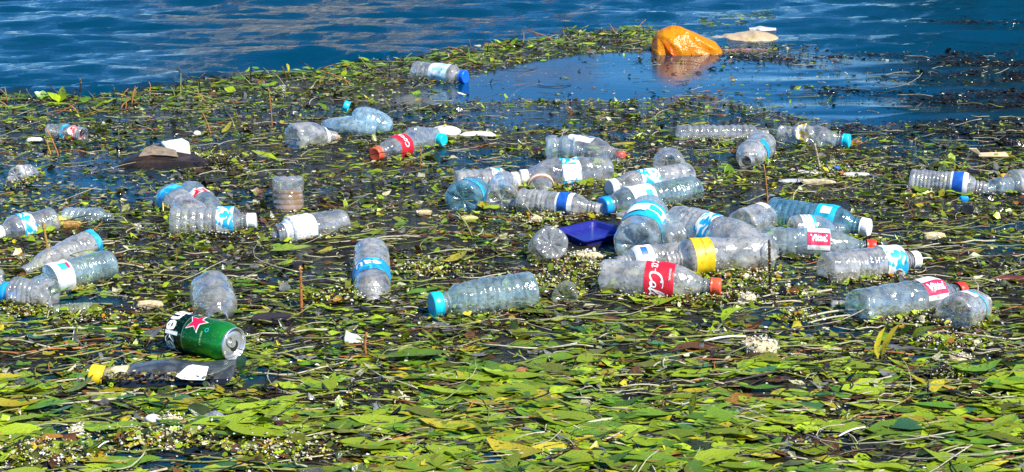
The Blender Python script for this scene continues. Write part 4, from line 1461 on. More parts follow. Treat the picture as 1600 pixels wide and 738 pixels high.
# ------------------------------------------------------------------ lumps, scraps
def lump(name, px, py, w, h, depth, m, lab, cat, seed=1, tiltx=0, yaw=0, rough=.18, boxy=0.0, parent=None, group=None, zoff=.0):
    p = at(px, py)
    s = cm_px(p)
    a, b, c = w / s / 2, depth / 2, h / s / 2
    nu, nv = 22, 13
    th = np.linspace(0, 2 * np.pi, nu, endpoint=False); ph = np.linspace(-np.pi / 2, np.pi / 2, nv)
    PH, TH = np.meshgrid(ph, th, indexing='ij')
    X, Y, Z = np.cos(PH) * np.cos(TH), np.cos(PH) * np.sin(TH), np.sin(PH)
    if boxy:
        q = np.maximum.reduce([np.abs(X), np.abs(Y), np.abs(Z)])
        X, Y, Z = (v * (1 - boxy) + boxy * v / q for v in (X, Y, Z))
    f = sines(seed, 7, 3.0); P = np.stack([X, Y, Z], -1)
    k = 1 + rough * f(P)
    P = P * k[..., None] * np.array([a, b, c])
    o_ = Matrix.Rotation(R_(yaw), 3, 'Z') @ Matrix.Rotation(R_(tiltx), 3, 'Y')
    P = P.reshape(-1, 3) @ np.array(o_).T
    P[:, 2] += c * .7 + zoff
    i = np.arange(nu * nv).reshape(nv, nu); j = np.roll(i, -1, 1)
    F = np.stack([i[:-1], j[:-1], j[1:], i[1:]], -1).reshape(-1, 4)
    o = mesh_obj(name, P, F, m, None, boxy < .5)
    o.location = p
    tag(o, lab, cat, group)
    return o


def crust(px, py, w, h, depth, lab, seed, cols=(M_white, M_cream), p_=(.75, .25)):
    o = lump('foam_clump', px, py, w, h, depth, M_cream, lab, 'foam piece', seed, rough=.35, group='foam pieces afloat')
    r = np.random.default_rng(seed)
    co = np.array([v.co[:] for v in o.data.vertices])
    n = int(50 + w * h * .25)
    q = co[r.integers(0, len(co), n)] + r.normal(0, .0025, (n, 3))
    beads('foam_bead_crust', q, r.uniform(.0008, .0026, n), r, list(cols), r.choice(2, n, p=p_), None, None, o)
    return o


# timber with pale broken top, white block resting on it
def timber():
    p = at(258, 262)
    s = cm_px(p)
    e = tag(empty('driftwood', p), 'dark wet driftwood block with a pale dry top, rooty tail at one end', 'driftwood')
    def X(px): return (px - 258) / s
    top = .036
    V = [(X(187), -.02, -.01), (X(330), -.02, -.01), (X(330), .05, -.01), (X(187), .05, -.01),
         (X(190), -.018, .018), (X(205), -.016, .026), (X(232), -.01, .030), (X(262), -.012, .030), (X(300), -.014, .025), (X(328), -.016, .010),
         (X(195), .03, .024), (X(210), .035, .040), (X(232), .04, .060), (X(262), .04, .044), (X(300), .04, .030), (X(326), .03, .012)]
    F = [(0, 1, 9, 8, 7, 6, 5, 4), (1, 2, 15, 9), (2, 3, 10, 11, 12, 13, 14, 15), (3, 0, 4, 10),
         (4, 5, 11, 10), (5, 6, 12, 11), (6, 7, 13, 12), (7, 8, 14, 13), (8, 9, 15, 14)]
    V = [(a, b, c * (.72 if c > 0 else 1)) for a, b, c in V]
    mesh_obj('timber', V, F, M_wood, e, False)
    V = [(X(218), -.002, .0355), (X(238), .004, .0395), (X(260), .002, .0385), (X(280), .0, .0345), (X(270), .038, .046), (X(234), .039, .0625), (X(222), .034, .054), (X(246), .016, .047)]
    V = [(a, b, c * .72 + .0012) for a, b, c in V]
    mesh_obj('dry_top', V, [(0, 1, 7, 6), (1, 2, 7), (2, 3, 4, 7), (7, 4, 5, 6)], M_stonetop, e, False)
    r = np.random.default_rng(5)
    V, F = [], []
    for i in range(34):
        x0 = X(r.uniform(295, 365)); y0 = r.uniform(-.03, .05)
        L = r.uniform(.02, .06); a = r.normal(0, .7)
        t = np.linspace(0, 1, 6)
        v, f = tube(np.stack([x0 + L * t * math.cos(a), y0 + L * t * math.sin(a), .004 + .02 * np.sin(t * 3) * r.uniform(0, 1)], 1), np.full(6, r.uniform(.0006, .0015)), 4)
        o = len(V); V += v; F += [tuple(q + o for q in ff) for ff in f]
    tag(mesh_obj('root_tangle', V, F, M_stemd, e), kind='stuff')


timber()


def block():
    q = at(258, 262)
    s = cm_px(q)
    p = Vector((q.x, q.y + .078, .0))
    def X(px): return (px - 258) / s * 1.03
    V = [(X(242), .004, -.01), (X(252), -.018, -.01), (X(289), -.008, -.01), (X(276), .018, -.01),
         (X(240), .004, .046), (X(250), -.018, .040), (X(287), -.008, .047), (X(272), .018, .052)]
    F = [(0, 3, 2, 1), (4, 5, 6, 7), (0, 1, 5, 4), (1, 2, 6, 5), (2, 3, 7, 6), (3, 0, 4, 7)]
    o = mesh_obj('foam_block', V, F, simple('clean_foam', (.80, .79, .74), (.70, .68, .60), .8, 40, .3, .001), None, False)
    bv = o.modifiers.new('b', 'BEVEL'); bv.width = .004; bv.segments = 2
    o.location = p
    tag(o, 'clean white foam block leaning behind the dark driftwood', 'foam block')


block()

FG = 'foam pieces afloat'
lump('foam_lump', 696, 212, 50, 18, .07, M_white, 'rounded white foam lump beside the bottle with a cyan cap', 'foam piece', 3, group=FG)
lump('foam_lump', 744, 213, 50, 8, .045, M_white, 'low flat white foam sheet at the end of the rounded white lump', 'foam piece', 44, rough=.75, group=FG)
lump('foam_lump', 113, 355, 27, 10, .018, M_orangefoam, 'small ochre foam block in front of the spiral ribbed bottle', 'foam piece', 5, boxy=.9, rough=.06, group=FG)
lump('foam_stick', 517, 219, 30, 9, .016, M_orangefoam, 'short orange foam stick touching the grey faceted bottle', 'foam piece', 6, boxy=.8, rough=.08, group=FG)
lump('foam_lump', 234, 480, 40, 10, .02, M_cream, 'cream and brown foam log between the crinkled and the domed bottle', 'foam piece', 7, boxy=.7, rough=.12, group=FG)
crust(1188, 550, 56, 25, .05, 'crusty white clump with many tiny pits in the right foreground weed', 8)
crust(915, 405, 58, 13, .035, 'pale mossy foam strip below the blue tray', 9)
lump('foam_lump', 838, 347, 20, 12, .02, M_cream, 'small shell coloured foam chip behind the upright bottle base', 'foam piece', 10, group=FG)
lump('foam_lump', 732, 345, 30, 10, .025, simple('yellow_foam', (.55, .50, .20), (.35, .30, .1), .8), 'soft yellow lump below the blue star base', 'foam piece', 11, group=FG)
lump('foam_lump', 662, 335, 26, 7, .02, M_cream, 'small cream foam chip in weed left of the blue bottle end', 'foam piece', 12, boxy=.5, group=FG)
lump('foam_lump', 1178, 412, 26, 15, .022, M_white, 'small white cup shaped foam piece under the end of the yellow wrapped bottle', 'foam piece', 13, group=FG)
lump('foam_lump', 308, 212, 12, 9, .02, M_white, 'tiny white foam ball right of the white block', 'foam piece', 14, group=FG)
lump('foam_lump', 240, 658, 24, 12, .02, M_white, 'small smooth white foam pebble in the near left weed', 'foam piece', 15, group=FG)
crust(268, 660, 30, 11, .025, 'crumbly cream foam clump beside the smooth white pebble', 16)
crust(122, 676, 26, 11, .025, 'pale cream foam crumb nearest the left bottom yellow leaf', 17)
lump('foam_stick', 783, 591, 24, 6, .010, M_white, 'tiny white stick lying in foreground leaves', 'foam piece', 18, boxy=.8, rough=.05, group=FG)
crust(1168, 472, 26, 14, .03, 'pale cream foam knob right of the soft drink bottle cap', 19)
lump('foam_lump', 1460, 372, 36, 9, .02, M_cream, 'flat cream foam piece behind the picture labelled bottle', 'foam piece', 20, boxy=.6, group=FG)
lump('foam_lump', 55, 222, 28, 8, .03, M_white, 'thin whitish scrap at the foot of an ochre stalk, left of the small crumpled bottle', 'foam piece', 21, rough=.4, group=FG)
lump('foam_lump', 1265, 272, 34, 7, .03, M_white, 'white foam flake nearest the curly stalk', 'foam piece', 22, rough=.4, group=FG)
lump('foam_lump', 1240, 285, 46, 6, .03, simple('grey_foam', (.45, .47, .48), (.3, .3, .3), .7), 'long grey flake in the line of scraps below the curly stalk', 'foam piece', 23, rough=.3, group=FG)
lump('foam_lump', 1278, 288, 52, 9, .02, M_cream, 'yellowish cream bar in the line of scraps below the curly stalk', 'foam piece', 24, boxy=.5, group=FG)
lump('foam_lump', 1335, 275, 44, 6, .02, M_white, 'white flake at the end of the line of scraps', 'foam piece', 25, boxy=.4, group=FG)
crust(1502, 562, 34, 8, .03, 'white crumbly clump in the far right foreground leaves', 26)
lump('foam_lump', 1570, 282, 18, 12, .02, gloss('orange_scrap', (.75, .33, .02)), 'bright orange scrap wedged beside the ridged bottle neck', 'scrap', 27, boxy=.6, group=FG)
lump('red_scrap', 968, 249, 22, 15, .02, gloss('red_scrap', (.75, .08, .05)), 'bright red crumpled scrap at the neck of the clear bottle', 'scrap', 28, rough=.4)
lump('dark_plank', 425, 503, 62, 12, .035, M_wood, 'dark brown wet plank beside the green can', 'plank', 29, boxy=.85, rough=.08)
lump('red_stick', 1582, 440, 60, 10, .018, simple('red_wood', (.16, .03, .015), (.06, .015, .01), .5), 'dark red stick entering at the right edge', 'stick', 30, boxy=.7, rough=.1)
lump('blue_bottle_top', 1506, 314, 14, 9, .014, CAPM['sky'], 'loose small blue cap below the deep blue labelled bottle', 'bottle cap', 31, boxy=.5, rough=.06)
lump('blue_chip', 1306, 267, 12, 8, .014, CAPM['blue'], 'tiny navy blue chip among the line of scraps', 'scrap', 32, boxy=.4)
lump('brown_leaf_roll', 818, 582, 28, 9, .02, simple('dry_leaf', (.38, .15, .06), (.22, .08, .03), .7), 'curled orange brown dry leaf in the middle foreground', 'leaf', 33, rough=.35)
lump('yellow_leaf_roll', 52, 700, 54, 9, .03, simple('amber_leaf', (.55, .33, .02), (.35, .18, .02), .6), 'amber yellow leaf rolled up in the near left corner', 'leaf', 34, rough=.3)
lump('yellow_leaf_roll', 380, 722, 36, 8, .03, simple('amber_leaf2', (.50, .30, .02), (.35, .18, .02), .6), 'small amber leaf at the near edge of the weed', 'leaf', 35, rough=.3)
lump('clear_disc', 978, 341, 30, 14, .03, PET['dusty'], 'small clear plastic dish between the blue tray and the blue capped bottle', 'dish', 36, rough=.1)


# big single leaves that stand out
def bigleaf(px, py, wpx, hpx, yaw, tilt, col, lab):
    p = at(px, py)
    s = cm_px(p)
    L = wpx / s
    r = np.random.default_rng(int(px))
    P = leaves_array(1, np.array([L]), np.array([hpx / s]), r)[0]
    o = mesh_obj('pondweed_leaf', P, [T_T, T_Q], LEAF[LN[col]])
    o.location = p + Vector((0, 0, .010 + abs(math.sin(R_(tilt))) * L * .35))
    o.rotation_euler = (0, R_(tilt), R_(yaw))
    tag(o, lab, 'leaf', 'single leaves standing out of the weed')


bigleaf(1083, 655, 38, 22, 20, -75, 'yellow', 'yellow green leaf standing upright in the near foreground')
bigleaf(713, 414, 44, 24, 20, -22, 'yellow', 'bright yellow leaf raised above the weed behind the turquoise capped bottle')
bigleaf(415, 253, 50, 20, -18, 14, 'lime', 'long lime leaf raised in the weed above the brown filled bottle')
bigleaf(98, 160, 24, 18, 60, -75, 'lime', 'upright lime leaf tip at the rim of the open water')
bigleaf(84, 162, 26, 20, 160, -35, 'lime', 'folded green leaf beside the upright tip at the rim')
bigleaf(663, 252, 28, 14, 20, -20, 'lime', 'pale lime leaf at the foot of the ochre stalk by the red cap')
bigleaf(648, 567, 110, 34, 4, -3, 'mid_green', 'very long flat green leaf in the centre of the foreground')
bigleaf(455, 398, 66, 34, 5, -4, 'yellow_green', 'broad olive leaf ringed by stalks below the white labelled bottle')
bigleaf(75, 642, 80, 30, 12, -6, 'green', 'broad green leaf lying near the left foreground')
bigleaf(125, 615, 52, 22, 30, -20, 'olive', 'upturned ochre green leaf below the yellow capped carton')
bigleaf(1520, 585, 90, 30, 2, -4, 'mid_green', 'long green leaf in the right foreground')
bigleaf(1150, 505, 60, 18, 32, -14, 'yellow_green', 'leaning yellow green blade beside the crusty white clump')
bigleaf(1390, 555, 70, 10, 48, -35, 'yellow', 'narrow yellow blade rising in the right foreground')
bigleaf(1376, 560, 55, 10, 62, -50, 'yellow', 'shorter narrow blade crossing the rising yellow one')
bigleaf(355, 210, 24, 14, 40, -40, 'yellow', 'bright yellow leaf on the brown stalk behind the driftwood')
bigleaf(1440, 536, 46, 24, 0, -30, 'yellow_green', 'pale round yellow green leaf near the right foreground')


# ------------------------------------------------------------------ beer can
def can():
    A = at(274, 516, .026); B = at(366, 538, .026)
    ax = (B - A)
    R = .030
    # true length from photo foreshortening
    L = ax.length
    tocam = (Vector((0, 0, HCAM)) - A).normalized() + Vector((0, 0, .45))
    rot = frame_for(ax, tocam)
    e = tag(empty('drink_can', A, rot), 'green beer can with dark lettered band and red star, silver top facing out', 'can')
    sh = Shape(L, R, 77, ribs=None, neck=1.0, shoulder=0.0, necklen=.0001, crush=None, profile=([0, .03, .06, .84, .92, .97, 1.0], [.80, .92, 1.0, 1.0, .90, .80, .80]))
    nu = 56
    th = np.linspace(0, 2 * np.pi, nu, endpoint=False)
    zz = np.concatenate([np.linspace(0, .06 * L, 6), np.linspace(.08 * L, .84 * L, 20), np.linspace(.86 * L, .97 * L, 8)])
    rows = [np.stack([sh.rad(np.full(nu, z)) * np.cos(th), sh.rad(np.full(nu, z)) * np.sin(th), np.full(nu, z)], -1) for z in zz]
    V = np.concatenate(rows); n = len(rows)
    uv = np.stack([np.tile(th / (2 * np.pi), n), np.repeat(zz / L, nu)], -1)
    i = np.arange(n * nu).reshape(n, nu); j = np.roll(i, -1, 1)
    F = np.stack([i[:-1], j[:-1], j[1:], i[1:]], -1).reshape(-1, 4)
    m, nt, p = mat('can_green')
    uvn = N(nt, 'ShaderNodeUVMap'); s = N(nt, 'ShaderNodeSeparateXYZ'); nt.links.new(uvn.outputs[0], s.inputs[0])
    r = ramp(nt, [(0, (.003, .018, .010)), (.335, (.003, .020, .010)), (.345, (.25, .35, .28)), (.355, (.004, .09, .02)), (.62, (.006, .17, .025)), (.9, (.010, .26, .035))])
    r.color_ramp.interpolation = 'LINEAR'
    nt.links.new(s.outputs[1], r.inputs[0])
    nn = noise_node(nt, 260, 2)
    rr = ramp(nt, [(.60, (0, 0, 0)), (.66, (1, 1, 1))]); nt.links.new(nn.outputs['Fac'], rr.inputs[0])
    mx = N(nt, 'ShaderNodeMix', data_type='RGBA'); nt.links.new(rr.outputs[0], mx.inputs[0])
    nt.links.new(r.outputs[0], mx.inputs[6]); mx.inputs[7].default_value = (.10, .26, .08, 1)
    nt.links.new(mx.outputs[2], p.inputs['Base Color'])
    p.inputs['Metallic'].default_value = .55; p.inputs['Roughness'].default_value = .28
    mesh_obj('can_body', V, F, m, e, uv=uv)
    alu, nt, p = mat('aluminium')
    p.inputs['Base Color'].default_value = (.66, .66, .66, 1); p.inputs['Metallic'].default_value = .75; p.inputs['Roughness'].default_value = .33
    nn = noise_node(nt, 80, 3); b = bump(nt, nn.outputs['Fac'], .3, .001); nt.links.new(b.outputs[0], p.inputs['Normal'])
    # bottom dome
    for nm, z0, prof in (('can_bottom', 0, [(.80, 0), (.76, -.001), (.70, .002), (.4, .008), (.01, .010)]),
                         ('can_lid', L, [(.800, -.03 * L), (.815, -.002), (.83, .0), (.80, .001), (.77, -.002), (.75, -.0055), (.72, -.006), (.70, -.004), (.4, -.004), (.01, -.004)])):
        rows = [np.stack([k * R * np.cos(th), k * R * np.sin(th), np.full(nu, z0 + dz)], -1) for k, dz in prof]
        V = np.concatenate(rows); n = len(rows)
        i = np.arange(n * nu).reshape(n, nu); j = np.roll(i, -1, 1)
        F = np.stack([i[:-1], j[:-1], j[1:], i[1:]], -1).reshape(-1, 4)
        mesh_obj(nm, V, F, alu, e)
    # pull tab and opening
    a = np.linspace(0, 2 * np.pi, 20, endpoint=False)
    def plate(name, outer, inner, z, h, mm):
        n = len(outer)
        V = [(x, y, z) for x, y in outer] + [(x, y, z) for x, y in inner] + [(x, y, z + h) for x, y in outer] + [(x, y, z + h) for x, y in inner]
        F = []
        for q in range(n):
            w = (q + 1) % n
            F += [(2 * n + q, 2 * n + w, 3 * n + w, 3 * n + q), (q, w, 2 * n + w, 2 * n + q), (n + q, 3 * n + q, 3 * n + w, n + w)]
        mesh_obj(name, V, F, mm, e, False)
    dk = gloss('can_opening_dark', (.02, .02, .02))
    op = [(-.006 + .0075 * math.cos(t), .0 + .0085 * math.sin(t)) for t in a]
    V = [(x, y, L - .0034) for x, y in op]
    mesh_obj('mouth', V, [tuple(range(20))], dk, e, False)
    o1 = [(.006 + .0115 * math.cos(t), .0075 * math.sin(t)) for t in a]
    i1 = [(.010 + .0045 * math.cos(t), .0045 * math.sin(t)) for t in a]
    plate('pull_tab', o1, i1, L - .0030, .0012, alu)
    V = [(.001 + .0035 * math.cos(t), .0035 * math.sin(t), L - .0012) for t in a]
    mesh_obj('rivet', V, [tuple(range(20))], alu, e, False)
    # lettering and star
    V, F = text2d('Heineken', .034, 0, .0012)
    # letters read down the visible side, tops toward the lid
    cx = V[:, 0]
    P = wrap2d(sh, np.stack([-(cx - .020), V[:, 1]], 1) * [1, 1], .17 * L, 0.0, .0004, False)
    P = wrap2d(sh, np.stack([(cx - .003) * 1.0, V[:, 1] * .95], 1), .165 * L, 0.0, .0005, False)
    mesh_obj('lettering', P, F, LABM['ink_white'], e, False)
    V, F = star2d(.0205, .0090, 10); P = wrap2d(sh, V, .50 * L, -.28, .0005, False); mesh_obj('star_border', P, F, LABM['ink_white'], e, False)
    V, F = star2d(.0172, .0072, 10); P = wrap2d(sh, V, .50 * L, -.28, .0013, False); mesh_obj('star', P, F, gloss('star_red', (.68, .01, .06)), e, False)
    V, F = text2d('100% MALT', .0042, 0, .0001); P = wrap2d(sh, V, .66 * L, .5, .0006, False); mesh_obj('lettering', P, F, gloss('pale_green_ink', (.35, .55, .25)), e, False)
    ring_o = [(.0036 * math.cos(t), .0036 * math.sin(t)) for t in a]; ring_i = [(.0022 * math.cos(t), .0022 * math.sin(t)) for t in a]
    P = wrap2d(sh, np.array(ring_o + ring_i), .72 * L, .05, .0006, False)
    mesh_obj('ring_mark', P, [(q, (q + 1) % 20, 20 + (q + 1) % 20, 20 + q) for q in range(20)], LABM['ink_teal'], e, False)


can()


# ------------------------------------------------------------------ blue tray
def tray():
    m = gloss('navy_plastic', (.016, .020, .22), .3, .5, 1.2)
    c = TRAY
    ctr = sum(c, Vector()) / 4
    e = tag(empty('plastic_tray', Vector((ctr.x, ctr.y, 0))), 'shallow navy blue plastic tray floating among the bottles', 'tray')
    o0 = Vector((ctr.x, ctr.y, 0))
    def ring(k, z, n=6):
        out = []
        for q in range(4):
            A, B, P_ = c[q], c[(q + 1) % 4], c[q - 1]
            for t in np.linspace(0, 1, n):
                # rounded corner from the edge P->A to A->B
                r = .14
                p1 = A.lerp(P_, r * (1 - t)) if t < .5 else A.lerp(B, r * t)
                p = A.lerp(P_, r).lerp(A, t).lerp(A.lerp(B, r), t) if False else (A.lerp(P_, r) * (1 - t) ** 2 + A * 2 * t * (1 - t) + A.lerp(B, r) * t * t)
                p = ctr + (p - ctr) * k
                out.append((p.x - o0.x, p.y - o0.y, z))
        return out
    lv = [(.90, .0005), (.96, .0110), (1.06, .0125), (1.065, .010), (.98, .009), (.90, -.006), (.0, -.006)]
    rows = [ring(k, z) for k, z in ([(.0, .0015), (.88, .0015)] + lv[1:])]
    n = len(rows[0]); V = [p for r in rows for p in r]
    F = [(a * n + q, a * n + (q + 1) % n, (a + 1) * n + (q + 1) % n, (a + 1) * n + q) for a in range(len(rows) - 1) for q in range(n)]
    def nm(name, a, b):
        idx = [q for f in F[a * n:b * n] for q in f]
        us = sorted(set(idx)); mp = {u: k for k, u in enumerate(us)}
        return mesh_obj(name, [V[u] for u in us], [tuple(mp[q] for q in f) for f in F[a * n:b * n]], m, e, False)
    nm('tray_floor', 0, 1); nm('tray_wall', 1, 2); nm('rim', 2, 5); nm('underside', 5, len(rows) - 1)


tray()


# ------------------------------------------------------------------ flattened dark carton/bottle with yellow cap
def carton():
    p0 = at(255, 596)
    s = cm_px(p0)
    e = tag(empty('squashed_container', p0), 'squashed dark grey container with yellow cap and a torn white flap', 'container')
    mg, nt, p = mat('dark_plastic')
    n = noise_node(nt, 60, 4); r = ramp(nt, [(.4, (.030, .034, .038)), (.6, (.075, .085, .09))]); nt.links.new(n.outputs['Fac'], r.inputs[0])
    nt.links.new(r.outputs[0], p.inputs['Base Color']); p.inputs['Roughness'].default_value = .3
    b = bump(nt, n.outputs['Fac'], .4, .003); nt.links.new(b.outputs[0], p.inputs['Normal'])
    mk = gloss('black_plastic', (.012, .012, .014), .15)
    xs = np.linspace((188 - 255) / s, (362 - 255) / s, 30)
    T = np.linspace(0, 1, 30)
    V, nr = [], 10
    for x, t in zip(xs, T):
        hh = .017 + .006 * math.exp(-((t - .36) / .22) ** 2)
        hh *= min(1, .7 + 4 * t)
        dd = .034 * min(1, .75 + 2 * t)
        y0 = .02 * t
        sec = [(-dd, -.006), (-dd * 1.04, hh * .25), (-dd * .9, hh * .55), (-dd * .6, hh * .85), (0, hh), (dd * .6, hh * 1.02), (dd, hh * .5), (dd, -.006)]
        for (yy, z) in sec:
            V.append((x, yy + y0, z + .0006 * math.sin(t * 14 + yy * 60)))
    k = 8
    Fd, Fs = [], []
    for i in range(29):
        for q in range(k - 1):
            f = (i * k + q, (i + 1) * k + q, (i + 1) * k + q + 1, i * k + q + 1)
            (Fd if q < 2 else Fs).append(f)
    Fs.append(tuple(range(k))); Fs.append(tuple(29 * k + q for q in range(k))[::-1])
    mi = [1] * len(Fd) + [0] * len(Fs)
    mesh_obj('container_body', V, Fd + Fs, [mg, mk], e, True, mi)
    v, f = cap_mesh(.015, .021, 0, Shape(.2, .03, 1), 14)
    v = v @ np.array(Matrix.Rotation(R_(80), 3, 'Y'))
    v = v + np.array([(165 - 255) / s, -.002, .008])
    mesh_obj('cap', v, f, CAPM['yellow'], e)
    v, f = tube([((165 - 255) / s, 0, .008), ((185 - 255) / s, 0, .009), ((200 - 255) / s, 0, .008)], [.012, .014, .016], 12)
    mesh_obj('neck', v, f, M_cream, e)
    r = np.random.default_rng(88)
    a6 = np.array([[-.5, 0], [-.15, .5], [.25, .42], [.5, .02], [.1, -.5], [-.3, -.4]])
    G = []
    for q in range(230):
        Ls = float(r.uniform(.003, .010))
        R3 = np.array(Matrix.Rotation(r.uniform(0, 6.28), 3, 'Z') @ Matrix.Rotation(r.normal(0, .5), 3, 'X'))
        P = np.zeros((6, 3)); P[:, 0] = a6[:, 0] * Ls; P[:, 1] = a6[:, 1] * Ls * r.uniform(.3, .9)
        x = r.uniform((172 - 255) / s, (340 - 255) / s)
        G.append(P @ R3.T + np.array([x, r.normal(-.022, .006), .017 + r.uniform(0, .004) - .006 * (r.random() < .3)]))
    cc = pick(r, 230, dict(brown=4, orange=1.5, pale=3, black=3, olive=2, yellow=1))
    tag(mesh_obj('stuck_litter', np.concatenate(G), np.arange(230 * 6).reshape(230, 6), LEAF, e, False, cc), kind='stuff')
    X = lambda q: (q - 255) / s
    V = [(X(283), -.028, .019), (X(300), -.02, .031), (X(306), -.012, .030), (X(330), -.01, .026), (X(328), -.03, .014), (X(305), -.034, .016), (X(292), -.032, .0165)]
    mesh_obj('torn_flap', V, [(0, 1, 6), (6, 1, 2, 5), (5, 2, 3, 4)], simple('torn_paper', (.78, .79, .80), (.6, .62, .64), .6), e, False)


carton()


# ------------------------------------------------------------------ bags and films: thick-skinned crumpled sheets as closed shells
def shell(name, cx, cy, prof, depth, m, lab, cat, seed=3, amp=.006, fq=50, nu=54, nv=20, group=None, smooth=True):
    """prof: list of (px, top py) — outline of the top edge above the waterline cy"""
    p0 = at(cx, cy)
    s = cm_px(p0)
    xs = np.array([q[0] for q in prof]); hs = np.array([q[1] for q in prof])
    X = np.linspace(xs[0], xs[-1], nu)
    H = (cy - np.interp(X, xs, hs)) / s
    f, g = sines(seed, 7, fq), sines(seed + 1, 6, fq * 2.2)
    V = []
    for x, h in zip(X, H):
        xx = (x - cx) / s
        dk = depth * (.35 + .65 * min(1, max(h, 0) / (H.max() * .7)))
        for t in np.linspace(0, math.pi, nv):
            V.append((xx, -math.cos(t) * dk / 2, -.008 + (max(h, .001) + .008) * math.sin(t) ** .75))
    V = np.array(V)
    q1 = np.sin(V[:, 0] * fq * .8 + V[:, 2] * fq * 1.5 + 1.6 * f(V)); q2 = np.sin(V[:, 0] * fq * 1.4 - V[:, 2] * fq * 2.3 + V[:, 1] * fq + 2.0 * g(V))
    c = .6 - np.abs(q1) ** .7 * 1.2 + .5 * f(V)
    d = .6 - np.abs(q2) ** .7 * 1.2
    w = np.clip(V[:, 2] / .01, 0, 1)
    V[:, 1] -= (c * amp + d * amp * .35) * w * 1.5
    V[:, 2] += (c * amp * .5 + d * amp * .2) * w
    i = np.arange(nu * nv).reshape(nu, nv)
    F = [tuple(q) for q in np.stack([i[:-1, :-1], i[1:, :-1], i[1:, 1:], i[:-1, 1:]], -1).reshape(-1, 4)]
    F += [tuple(i[0]), tuple(i[-1])[::-1]]
    o = mesh_obj(name, V, F, m, None, smooth)
    o.location = p0
    tag(o, lab, cat, group)
    return o


def bag_mat(name, c, deep, rough=.3, tr=.3):
    m, nt, p = mat(name)
    n = noise_node(nt, 35, 4, .6)
    r = ramp(nt, [(.4, c), (.7, deep)])
    nt.links.new(n.outputs['Fac'], r.inputs[0]); nt.links.new(r.outputs[0], p.inputs['Base Color'])
    p.inputs['Roughness'].default_value = rough
    b = bump(nt, n.outputs['Fac'], .6, .012); nt.links.new(b.outputs[0], p.inputs['Normal'])
    t = N(nt, 'ShaderNodeBsdfTranslucent'); nt.links.new(r.outputs[0], t.inputs[0])
    ms = N(nt, 'ShaderNodeMixShader', i_0=tr)
    nt.links.new(p.outputs[0], ms.inputs[1]); nt.links.new(t.outputs[0], ms.inputs[2])
    nt.links.new(ms.outputs[0], nt.nodes['Material Output'].inputs[0])
    return m


bag_ = shell('plastic_bag', 1072, 82, [(1020, 62), (1024, 54), (1034, 45), (1048, 40), (1062, 42), (1082, 50), (1104, 60), (1118, 66), (1127, 78)], .16,
      bag_mat('orange_film', (.90, .38, .006), (.84, .28, .004), .22, .45), 'bright orange plastic bag bulging out of the open water', 'plastic bag', 5, .006, 24, 80, 34)
s_ = cm_px(at(1072, 82))
fx, fz = (lambda q: (q - 1072) / s_), (lambda q: (82 - q) / s_)
mesh_obj('folded_mouth', [(fx(1019), -.010, fz(57)), (fx(1030), -.055, fz(60)), (fx(1044), -.080, fz(68)), (fx(1055), -.096, fz(77)), (fx(1050), -.098, -.008), (fx(1034), -.070, -.008), (fx(1020), -.018, -.008), (fx(1031), -.058, fz(72)), (fx(1042), -.088, fz(76))],
         [(0, 1, 7, 6), (1, 2, 8, 7), (2, 3, 4, 8), (7, 8, 4, 5), (6, 7, 5)], bag_mat('orange_film_fold', (.80, .20, .004), (.70, .15, .004), .25, .35), bag_, False)  # deeper orange puts the shade of the bag's left face into the colour

shell('plastic_film', 1168, 60, [(1112, 59), (1122, 56), (1128, 57.5), (1136, 54), (1150, 53), (1166, 50.5), (1178, 48), (1190, 50), (1200, 52), (1212, 56), (1218, 60)], .20,
      bag_mat('cream_film', (.70, .55, .34), (.62, .42, .20), .4), 'cream and peach plastic film trailing from the orange bag', 'plastic film', 9, .004, 60)
shell('plastic_film', 1195, 44, [(1170, 44), (1180, 43), (1188, 41), (1196, 42.5), (1212, 44)], .08, bag_mat('white_film', (.75, .72, .66), (.6, .55, .5), .4),
      'small white film scrap behind the cream film', 'plastic film', 12, .003, 40)
shell('plastic_film', 556, 535, [(538, 525), (541, 515), (548, 520), (556, 522), (568, 530), (574, 535)], .02, bag_mat('white_film2', (.78, .78, .78), (.7, .7, .7), .3),
      'crumpled white film scrap standing up among the foreground leaves', 'plastic film', 15, .004, 90)
shell('plastic_film', 325, 655, [(285, 655), (300, 648), (318, 650), (335, 642), (350, 648), (366, 655)], .03, bag_mat('grey_film', (.36, .38, .42), (.24, .26, .28), .35),
      'crumpled grey film in the near left leaves', 'plastic film', 16, .004, 90)

shell('plastic_film', 1165, 78, [(1122, 77.5), (1135, 77), (1150, 76.8), (1168, 76), (1180, 77), (1194, 76.5), (1206, 77.6)], .07, bag_mat('pink_film', (.50, .24, .20), (.40, .20, .22), .2),
      'faint pinkish film just under the surface between the orange bag and cream film', 'plastic film', 21, .002, 30)


